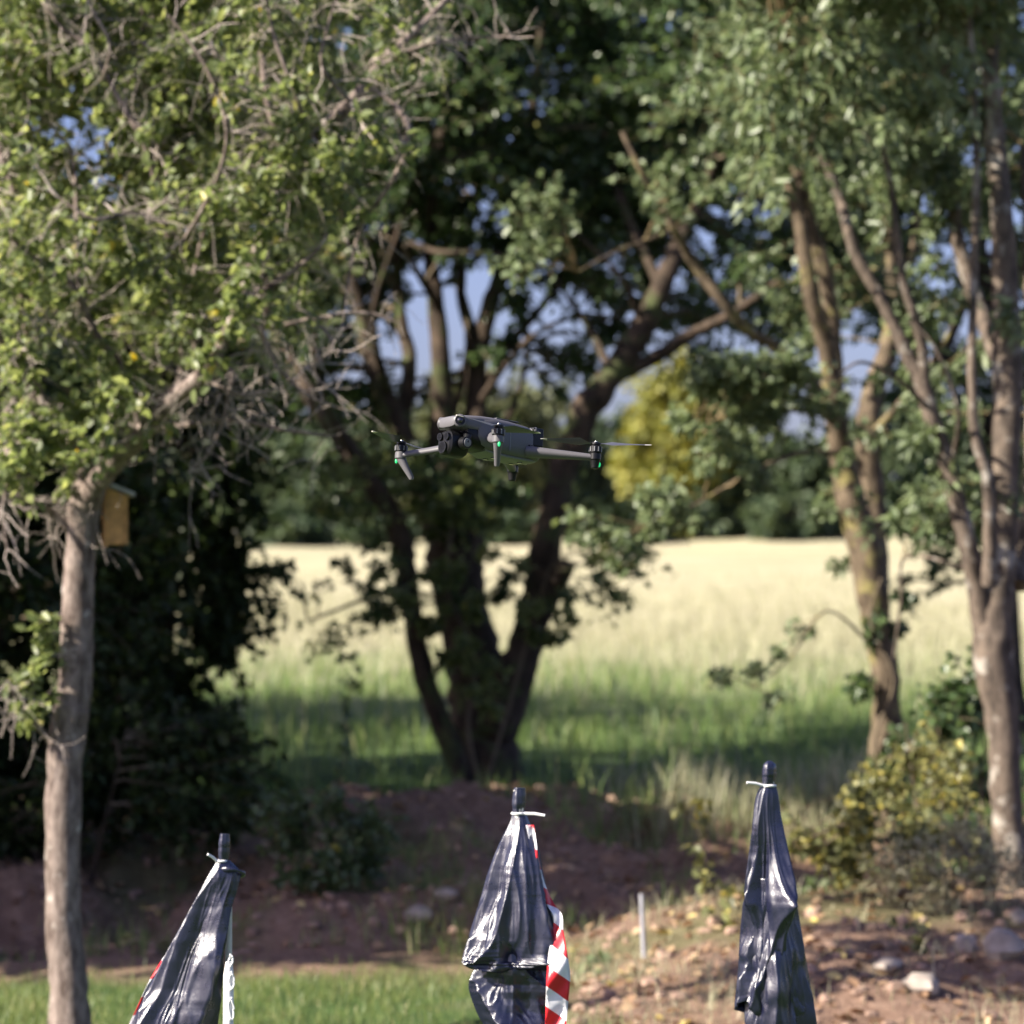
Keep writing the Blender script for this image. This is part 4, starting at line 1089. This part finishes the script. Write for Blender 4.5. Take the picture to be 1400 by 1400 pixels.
# gimbal and camera
mb = MB(); mb.tube([Vector((.07, 0, .0)), Vector((.088, .018, -.002)), Vector((.094, .033, -.012)), Vector((.100, .034, -.026))], [.009, .009, .009, .008], 14)
gim = gpart(mb, 'gimbal_arm', M['dr_dark'])
mb = MB(); mb.cyl((.100, .025, -.026), (.100, .040, -.026), .0135, .0125, 24); gpart(mb, 'gimbal_motor', M['dr_dark'], gim)
mb = MB(); mb.cyl((.100, .0401, -.026), (.100, .0415, -.026), .0095, .0085, 24); gpart(mb, 'motor_cap', M['dr_belly'], gim)
mb = MB(); mb.loft([(.080, -.004, -.026, .022, .024, 3), (.086, -.004, -.026, .026, .028, 2.6), (.112, -.004, -.026, .026, .028, 2.6), (.124, -.004, -.026, .024, .026, 2.8), (.129, -.004, -.026, .019, .021, 3)], 30)
camh = gpart(mb, 'camera', M['dr_dark'])
for (y, z, r) in ((-.004, -.036, .0135), (.008, -.014, .0085), (-.015, -.013, .0085)):
    mb = MB(); mb.tube([Vector((.124, y, z)), Vector((.1335, y, z)), Vector((.1335, y, z)), Vector((.131, y, z))], [r, r * .96, r * .8, r * .78], 24); gpart(mb, 'lens_ring', M['dr_dark'], camh)
    mb = MB(); mb.ball((.128, y, z), r * .78, sc=(.5, 1, 1)); gpart(mb, 'lens', M['lens'], camh)
mb = MB(); mb.tube([Vector((.074, -.03, -.012)), Vector((.09, -.037, -.016)), Vector((.10, -.037, -.026))], [.006, .006, .007], 12); gpart(mb, 'gimbal_yoke', M['dr_metal'], gim)
mb = MB(); mb.cyl((.100, -.044, -.026), (.100, -.031, -.026), .011, .011, 20); gpart(mb, 'gimbal_motor', M['dr_metal'], gim)
# arms
def blade(ang, sgn, ctr, parent, ln=.118):
    """one propeller blade with a pale tip"""
    c, s_ = math.cos(ang), math.sin(ang)
    prof = [(.004, .005, .0), (.016, .006, .15), (.035, .0135, .42), (.055, .0120, .36), (.08, .0090, .28), (.104, .0058, .2), (ln, .0022, .06)]
    top, bot = [], []
    def sect(r, hw, tw):
        e = []
        for u, hz in ((-1, 0), (-.4, .0012), (.5, .0010), (1, 0), (.5, -.0004), (-.4, -.0006)):
            a_ = u * hw + hw * .25
            z = hz + a_ * sgn * math.tan(tw) * 1.0
            e.append((ctr[0] + r * c - a_ * s_, ctr[1] + r * s_ + a_ * c, ctr[2] + z + r * .03))
        return e
    def skin(rows):
        mb = MB(); vs = [p for rw in rows for p in sect(*rw)]; fs = []
        for i in range(len(rows) - 1):
            for k in range(6):
                k2 = (k + 1) % 6
                fs.append((i * 6 + k, i * 6 + k2, i * 6 + 6 + k2, i * 6 + 6 + k))
        fs += [tuple(range(5, -1, -1)), tuple((len(rows) - 1) * 6 + k for k in range(6))]
        mb.add(vs, fs); return mb
    dpart(skin(prof[:6]), 'propeller_blade', M['dr_blade'], parent, angle=60)
    dpart(skin(prof[5:]), 'blade_tip', M['dr_tip'], parent, angle=60)
def w2l(wx, wy):
    v = Vector((wx, wy, 0)); return math.atan2(v.dot(ey), v.dot(ex))
def arm(front, s, bang):
    if front:
        root = Vector((.052, s * .040, -.004)); mid = Vector((.075, s * .085, -.020)); end = Vector((.128, s * .163, -.035)); mc = Vector((.130, s * .170, -.035))
        rr = [(.013, 1), (.0105, 1), (.0085, 1)]
    else:
        root = Vector((-.050, s * .036, -.022)); mid = Vector((-.085, s * .072, -.025)); end = Vector((-.147, s * .136, -.030)); mc = Vector((-.153, s * .142, -.027))
        rr = [(.0175, 1), (.0145, 1), (.0095, 1)]
    pts = spline([(*root, rr[0][0]), (*mid, rr[1][0]), (*end, rr[2][0])], 6)
    mb = MB(); mb.tube([Vector(p[:3]) for p in pts], [p[3] for p in pts], 16, squash=.72)
    a_ = dpart(mb, 'arm', M['dr_grey'], label='front folding arm with landing leg' if front else 'rear folding arm')
    mb = MB(); mb.tube([mc + Vector((0, 0, z)) for z in (-.010, -.008, .004, .006)], [.010, .0125, .0125, .011], 20); dpart(mb, 'motor_mount', M['dr_grey'] if front else M['dr_dark'], a_)
    mb = MB(); mb.tube([mc + Vector((0, 0, z)) for z in (.0062, .0075, .020, .022)], [.0118, .0132, .0132, .010], 22); dpart(mb, 'motor', M['dr_dark'], a_)
    for q_ in range(9):
        an = q_ * 2 * math.pi / 9
        mb = MB(); mb.box(mc + Vector((math.cos(an) * .0134, math.sin(an) * .0134, .0135)), (.0009, .0012, .005), Matrix.Rotation(an, 3, 'Z')); dpart(mb, 'motor_fin', M['dr_belly'], a_, False)
    mb = MB(); mb.tube([mc + Vector((0, 0, z)) for z in (.022, .0235, .028, .0295)], [.006, .0105, .0105, .007], 18); dpart(mb, 'propeller_hub', M['dr_dark'], a_)
    mb = MB(); mb.cyl(mc + Vector((0, 0, .0296)), mc + Vector((0, 0, .0315)), .0035, .003, 12); dpart(mb, 'hub_cap', M['dr_metal'], a_)
    for q_ in (0, math.pi): blade(bang + q_, -s * (1 if front else -1), mc + Vector((0, 0, .0262)), a_)
    if front:
        l0 = mc + Vector((.0, 0, -.006)); l1 = mc + Vector((-.0165, s * -.021, -.054))
        mb = MB(); mb.tube([l0, l0 * .6 + l1 * .4, l1 + Vector((0, 0, .004)), l1], [.0105, .0078, .0058, .0045], 14); dpart(mb, 'landing_leg', M['dr_grey'], a_)
        lc = mc + Vector((.004, s * .0095, -.013))
        mb = MB(); mb.ball(lc, .0042, sc=(.7, .7, 1.3)); dpart(mb, 'arm_light', M['led'], a_)
    else:
        mb = MB(); mb.tube([mc + Vector((0, 0, z)) for z in (-.010, -.016, -.026, -.028)], [.011, .0095, .008, .006], 16); dpart(mb, 'foot', M['dr_dark'], a_)
        lc = mc + Vector((-.0085, s * .0045, -.018))
        mb = MB(); mb.ball(lc, .0042, sc=(.7, .7, 1.3)); dpart(mb, 'arm_light', M['led'], a_)
arm(True, 1, w2l(.65, .6)); arm(True, -1, w2l(-.5, -.85)); arm(False, 1, w2l(1, .02)); arm(False, -1, w2l(.25, 1))

# ------------------------------------------------------------------ bags over posts
def bag_mat():
    m, t, b = new_mat('black_plastic_film')
    n1 = noise_tex(t, 22, 5, .62); n2 = noise_tex(t, 90, 3, .5, stretch=(1, 1, .5))
    v = t.nodes.new('ShaderNodeTexVoronoi'); v.feature = 'F1'; v.inputs['Scale'].default_value = 26
    c = t.nodes.new('ShaderNodeTexCoord')
    wv = t.nodes.new('ShaderNodeVectorMath'); wv.operation = 'ADD'
    t.links.new(c.outputs['Object'], wv.inputs[0]); t.links.new(n1, wv.inputs[1]); t.links.new(wv.outputs[0], v.inputs['Vector'])
    t.links.new(ramp(t, n1, [(.3, (.005, .006, .020)), (.8, (.011, .013, .038))]), b.inputs['Base Color'])  # black film; the blue in its base colour imitates reflected sky
    t.links.new(ramp(t, n1, [(.35, (.22, .22, .22)), (.65, (.42, .42, .42))]), b.inputs['Roughness'])
    b.inputs['Specular IOR Level'].default_value = 1.0
    ad = t.nodes.new('ShaderNodeMath'); ad.operation = 'ADD'
    t.links.new(v.outputs['Distance'], ad.inputs[0]); t.links.new(n2, ad.inputs[1])
    bump(t, b, ad.outputs[0], .13, .006)
    return m
M['bag'] = bag_mat()
M['tie'] = plain('white_cable_tie', (.75, .75, .75), .4, nscale=80, var=.03)
M['post'] = plain('off_white_post', (.62, .60, .55), .5, nscale=20, var=.08)
m, t, b = new_mat('hazard_tape')
uvn = t.nodes.new('ShaderNodeAttribute'); uvn.attribute_name = 'stripe'
b.inputs['Roughness'].default_value = .35
cr = ramp(t, uvn.outputs['Fac'], [(0, (.78, .77, .80)), (.5, (.62, .02, .03))]); t.nodes[cr.node.name].color_ramp.interpolation = 'CONSTANT'
t.links.new(cr, b.inputs['Base Color']); M['tape'] = m
BD = 8.0
def cloth(name, rows, parent, seed, d=BD, folds=9, amp=.22, depth=.62, nu=220, per=14, sharp=.7, hem=0, a0=0, a1=2 * math.pi, offs=None, amp0=.10):
    """draped film: rows (py, x left, x right) -> a tube with sharp folds running down"""
    R_ = []
    for (py, xl, xr) in rows: R_.append((py, (xl + xr) / 2, (xr - xl) / 2, 0))
    sp = spline(R_, per)
    nv = len(sp)
    rs = np.random.default_rng(seed)
    ks = np.array([1, 1.5, 2, 2.5, 4, 5.5, 8]) ; ks = np.round(ks * 2) / 2; ph = rs.uniform(0, 6.28, 7); tw = rs.uniform(-1.2, 1.2, 7); am = np.array([.9, 1.3, .8, .3, .08, .05, .04])
    closed = abs(a1 - a0 - 2 * math.pi) < 1e-6
    ang = np.linspace(a0, a1, nu, endpoint=not closed)
    V = []
    for i, (py, cx, hw, _) in enumerate(sp):
        v = i / (nv - 1)
        f = np.zeros(nu)
        for k, p_, w_, a_ in zip(ks, ph, tw, am):
            s_ = np.sin(k * ang + p_ + w_ * v * 2 + .6 * math.sin(4 * v + p_))
            fade = max(0.0, 1 - v * 1.6) if k > 5 else 1
            f += a_ * fade * (1 - 2 * np.abs(s_) ** sharp)
        f = f / 3.0
        A_ = amp0 + (amp - amp0) * min(1, v * 2.5)
        cr_ = np.array([.20 * mnoise.noise(Vector((math.cos(t_) * 1.6, math.sin(t_) * 1.6, v * 4.0 + seed))) - .16 * abs(mnoise.noise(Vector((math.cos(t_) * 3.1, math.sin(t_) * 3.1, v * 5.5 + seed * 2)))) - .025 * abs(mnoise.noise(Vector((math.cos(t_) * 5, math.sin(t_) * 5, v * 9 + seed * 3)))) for t_ in ang]) * min(1, v * 2)
        rr = 1 + A_ * (f - np.max(f)) + cr_ - max(0, .05)
        ca = np.cos(ang); tt = (1 + ca) / 2
        sR = 1 / max(np.max(rr * ca), .3); sL = 1 / max(np.max(-rr * ca), .3)
        rr = rr * (sL * (1 - tt) + sR * tt)
        c_ = P(cx, py, d)
        hwm = hw / FPX * d
        hz = 0
        if hem and v > .93: hz = 0
        jag = np.array([mnoise.noise(Vector((math.cos(t_) * 1.5, math.sin(t_) * 1.5, seed * 3.3))) for t_ in ang]) * hem * v ** 6
        V.append(np.stack([c_.x + hwm * rr * np.cos(ang), c_.y + depth * hwm * rr * np.sin(ang), c_.z + jag], 1))
    V = np.array(V).reshape(-1, 3)
    fs = []
    lim = nu if closed else nu - 1
    i = np.arange(nv - 1)[:, None] * nu; k = np.arange(lim)[None]; k2 = (k + 1) % nu
    f = np.stack([i + k, i + nu + k, i + nu + k2, i + k2], -1).reshape(-1, 4)
    me = np_mesh(name, V - np.array(parent.location), f.ravel(), np.full(len(f), 4), True)
    o = link_mesh(name, me, M['bag'], parent)
    sd = o.modifiers.new('solid', 'SOLIDIFY'); sd.thickness = .0006
    return o
def post(px, pytop, d, r, label, lean=0, mat='post'):
    p = P(px, pytop, d)
    mb = MB(); mb.tube([Vector((-lean, 0, 0)), Vector((0, 0, p.z))], [r, r], 14)
    o = mb.build('post', M[mat], None, smooth=True, angle=40)
    o.location = (p.x, d, 0)
    tag(o, label, 'post', 'posts under the black bags')
    return p
def cap_knot(parent, px, y0, y1, w_, rounded, seed, d=BD):
    a, b_ = P(px, y1, d), P(px + 2, y0, d)
    r = w_ / 2 / FPX * d
    rs = random.Random(seed); pts, rad = [], []
    for k in range(14):
        t_ = k / 13
        pts.append(a.lerp(b_, t_) - parent.location)
        q_ = .82 + .18 * math.sin(t_ * 3.1)
        if rounded and t_ > .75: q_ *= math.sqrt(max(.02, 1 - ((t_ - .75) / .26) ** 2))
        rad.append(r * q_ * (1 + rs.uniform(-.05, .05)))
    mb = MB(); mb.tube(pts, rad, 26)
    vs = []
    for v in mb.v:
        v = Vector(v); c_ = pts[0].lerp(pts[-1], .5); an = math.atan2(v.y - c_.y, v.x - c_.x)
        s_ = 1 + .13 * math.sin(an * 5 + seed) * math.sin(an * 2 + seed)
        vs.append((c_.x + (v.x - c_.x) * s_, c_.y + (v.y - c_.y) * s_, v.z))
    mb.v = vs
    return mb.build('bag_top', M['bag'], parent, smooth=True, angle=60)
def tie(parent, px, py, w_, tail, d=BD):
    c_ = P(px, py, d); r = w_ / 2 / FPX * d * 1.05
    mb = MB(); pts = [c_ - parent.location + Vector((math.cos(k / 20 * 6.283) * r, math.sin(k / 20 * 6.283) * r, 0)) for k in range(21)]
    mb.tube(pts, [.0032] * 21, 8)
    tx, ty, tdir = tail
    e = P(tx, ty, d - .02) - parent.location
    s_ = c_ - parent.location + Vector((math.copysign(r * .8, tx - px), -r * .6, 0))
    mb.tube([s_, s_.lerp(e, .5) + Vector((0, 0, .002)), e], [.0036, .0036, .0032], 8)
    return mb.build('cable_tie', M['tie'], parent, smooth=True)
# middle bag
P2 = post(709, 1080, BD, .013, 'hidden pale post carrying the middle black bag')
bg2 = empty('plastic_bag', (P2.x, BD, P(709, 1500, BD).z), 'billowing black plastic bag tied over the middle post beside red and white tape', 'plastic bag', 'black bags tied over posts')
cap_knot(bg2, 708, 1077, 1112, 18, False, 2); tie(bg2, 709, 1112, 17, (745, 1115, 1))
cloth('bag_skirt', [(1108, 701, 717), (1124, 697, 724), (1150, 684, 734), (1190, 668, 742), (1235, 655, 752), (1280, 641, 762), (1308, 632, 768), (1316, 633, 766), (1324, 646, 756), (1328, 664, 742)], bg2, 5, folds=7, amp=.42, depth=.7, hem=.0)
cloth('bag_lower', [(1302, 672, 738), (1326, 648, 754), (1350, 641, 762), (1380, 650, 762), (1410, 662, 766), (1450, 664, 760), (1500, 672, 750)], bg2, 9, folds=10, amp=.40, depth=.5, amp0=.2)
# left bag
P1 = post(313, 1200, BD + .03, .008, 'thin pale post beside the left black bag')
bg1 = empty('plastic_bag', (P1.x, BD, P(300, 1520, BD).z), 'black plastic bag pulled to the left like a flag, leftmost of the three', 'plastic bag', 'black bags tied over posts')
cap_knot(bg1, 305, 1140, 1176, 15, False, 5); tie(bg1, 303, 1177, 14, (284, 1168, -1))
cloth('bag_skirt', [(1176, 296, 314), (1192, 287, 328), (1212, 277, 326), (1240, 262, 318), (1280, 240, 312), (1310, 224, 307), (1360, 199, 303), (1400, 180, 297), (1450, 158, 290), (1500, 146, 284)], bg1, 12, folds=6, amp=.44, depth=.55, hem=.0)
# collar roll
c0 = P(318, 1192, BD) - bg1.location
mb = MB(); pts = []; rad = []
for k in range(17):
    a_ = k / 16 * 6.283
    pts.append(c0 + Vector((math.cos(a_) * .026, math.sin(a_) * .02, .008 * math.cos(a_ + 1.2) + math.cos(a_) * -.006))); rad.append(.006 + .003 * math.sin(a_ * 2))
mb.tube(pts, rad, 10); mb.build('bag_collar', M['bag'], bg1, smooth=True, angle=60)
# right bag
P3 = post(1052, 1050, BD, .012, 'hidden pale post carrying the right black bag')
bg3 = empty('plastic_bag', (P3.x, BD, P(1052, 1500, BD).z), 'tall narrow black plastic bag hanging in folds from the rightmost post', 'plastic bag', 'black bags tied over posts')
cap_knot(bg3, 1050, 1040, 1074, 19, True, 8); tie(bg3, 1051, 1074, 17, (1021, 1070, -1))
cloth('bag_skirt', [(1072, 1042, 1060), (1088, 1034, 1064), (1120, 1029, 1068), (1160, 1024, 1076), (1210, 1018, 1086), (1260, 1014, 1094), (1310, 1010, 1098), (1350, 1007, 1100), (1380, 1004, 1100)], bg3, 21, folds=7, amp=.46, depth=.7, hem=.05)
cloth('bag_lower', [(1200, 1035, 1084), (1260, 1030, 1094), (1320, 1022, 1104), (1380, 1018, 1114), (1440, 1020, 1122), (1500, 1022, 1128)], bg3, 33, folds=9, amp=.34, depth=.65, amp0=.2)
# white post with cord at the left bag
wp = P(311, 1300, BD - .085)
wpr = empty('white_pole', (wp.x, BD - .085, 0), 'white pole with looped cord on the right of the left bag', 'pole')
mb = MB(); mb.tube([Vector((0, 0, 0)), Vector((.003, 0, P(312, 1318, BD).z - .02)), Vector((.004, 0, P(312, 1310, BD).z))], [.0125, .0125, .008], 16); mb.build('pole', M['tie'], wpr, smooth=True, angle=40)
for k, (x0, y0, x1, y1) in enumerate([(314, 1303, 318, 1322), (315, 1325, 319, 1356), (314, 1360, 319, 1398)]):
    a_, b_ = P(x0, y0, BD - .09) - wpr.location, P(x1, y1, BD - .09) - wpr.location
    mb = MB(); c_ = (a_ + b_) / 2; hh = (a_ - b_).length / 2
    pts = [c_ + Vector((math.cos(q / 16 * 6.283) * (.0035 + .001 * k) + .002 * math.sin(q * 1.3 + k), -.010 + .002 * math.sin(q * 2.1), math.sin(q / 16 * 6.283) * hh * .8)) for q in range(17)]
    mb.tube(pts, [.0021] * 17, 8); mb.build('cord', M['tie'], wpr, smooth=True)
# hazard tape
def ribbon(name, rows, d, per, label, period=.098, slant=.9, yoff=None, loc=None):
    sp = spline([(py, xl, xr, (yo[0] if yo else 0)) for (py, xl, xr, *yo) in rows], per)
    nn_ = 9
    V, S = [], []
    acc = 0; last = None
    for i, (py, xl, xr, yo) in enumerate(sp):
        for k in range(nn_):
            u = k / (nn_ - 1)
            p = P(xl + (xr - xl) * u, py, d)
            V.append((p.x, p.y + yo + .008 * math.sin(u * 3.1 + py * .05) + .004 * math.sin(py * .13 + u * 5), p.z))
        c_ = P((xl + xr) / 2, py, d)
        if last is not None: acc += (c_ - last).length
        last = c_
        for k in range(nn_):
            u = k / (nn_ - 1)
            S.append(acc - u * .045 * slant * max(.3, (xr - xl) / 32))
    V = np.array(V); S = np.array(S)
    nv = len(sp)
    # fine subdivision so that the print has crisp edges: stripes as a triangle wave, thresholded in the shader
    base = V[(nv - 1) * nn_].copy()
    f = []
    for i in range(nv - 1):
        for k in range(nn_ - 1):
            f += [i * nn_ + k, (i + 1) * nn_ + k, (i + 1) * nn_ + k + 1, i * nn_ + k + 1]
    me = np_mesh(name, V - base, f, np.full(len(f) // 4, 4), True, {'stripe': (S % (period * 1e6)) / period})
    o = link_mesh(name, me, M['tape']); o.location = base
    sd = o.modifiers.new('solid', 'SOLIDIFY'); sd.thickness = .0005
    return tag(o, label, 'tape', 'red and white barrier tape')
# stripe shader: fract of the running length
t = M['tape'].node_tree
fr_ = t.nodes.new('ShaderNodeMath'); fr_.operation = 'FRACT'
t.links.new(uvn.outputs['Fac'], fr_.inputs[0]); t.links.new(fr_.outputs[0], cr.node.inputs[0])
ribbon('barrier_tape', [(1128, 719, 730, .0), (1150, 724, 733), (1175, 728, 737), (1205, 737, 744), (1235, 747, 757), (1250, 756, 768, -.02), (1270, 756, 770, -.03), (1300, 750, 775, -.05), (1330, 747, 779, -.06), (1360, 746, 777, -.06), (1400, 745, 773, -.06), (1450, 744, 770, -.06), (1500, 744, 768, -.05)], BD - .03, 6, 'red and white striped barrier tape hanging down the right side of the middle bag')
ribbon('barrier_tape', [(1290, 236, 242, 0), (1320, 216, 226), (1350, 200, 212), (1380, 186, 198), (1410, 172, 184), (1450, 154, 168)], BD + .03, 6, 'strip of red and white tape along the left edge of the left bag', slant=-.4)

# ------------------------------------------------------------------ fallen leaves and dead stalks on the bank
M['litter'] = leaf_mat('fallen_leaf', [(0.0, (.16, .09, .05)), (.5, (.30, .19, .11)), (.9, (.45, .33, .2)), (1.0, (.5, .42, .12))], rough=.7, trans=.15)
n = 6500
x = rng.uniform(-4, 4, n); y = rng.uniform(12.4, 21, n)
k = ~((y < 15.6) & (x < .1)); x, y = x[k], y[k]; n = len(x)
pos = np.stack([x, y, H(x, y) + .012], 1)
dd = rng.normal(0, 1, (n, 3)) * [1, 1, .35]; nr = rng.normal(0, .35, (n, 3)) + [0, 0, 1]
v, f, lt = leaves_arrays(pos, dd, nr, rng.uniform(.03, .075, n), np.full(n, .7))
tag(link_mesh('leaf_litter', np_mesh('leaf_litter', v, f, lt, False, {'rnd': np.repeat(rng.uniform(0, 1, n), 6)}), M['litter']), 'brown fallen leaves strewn over the earth bank and ditch', 'leaf litter', None, 'stuff')
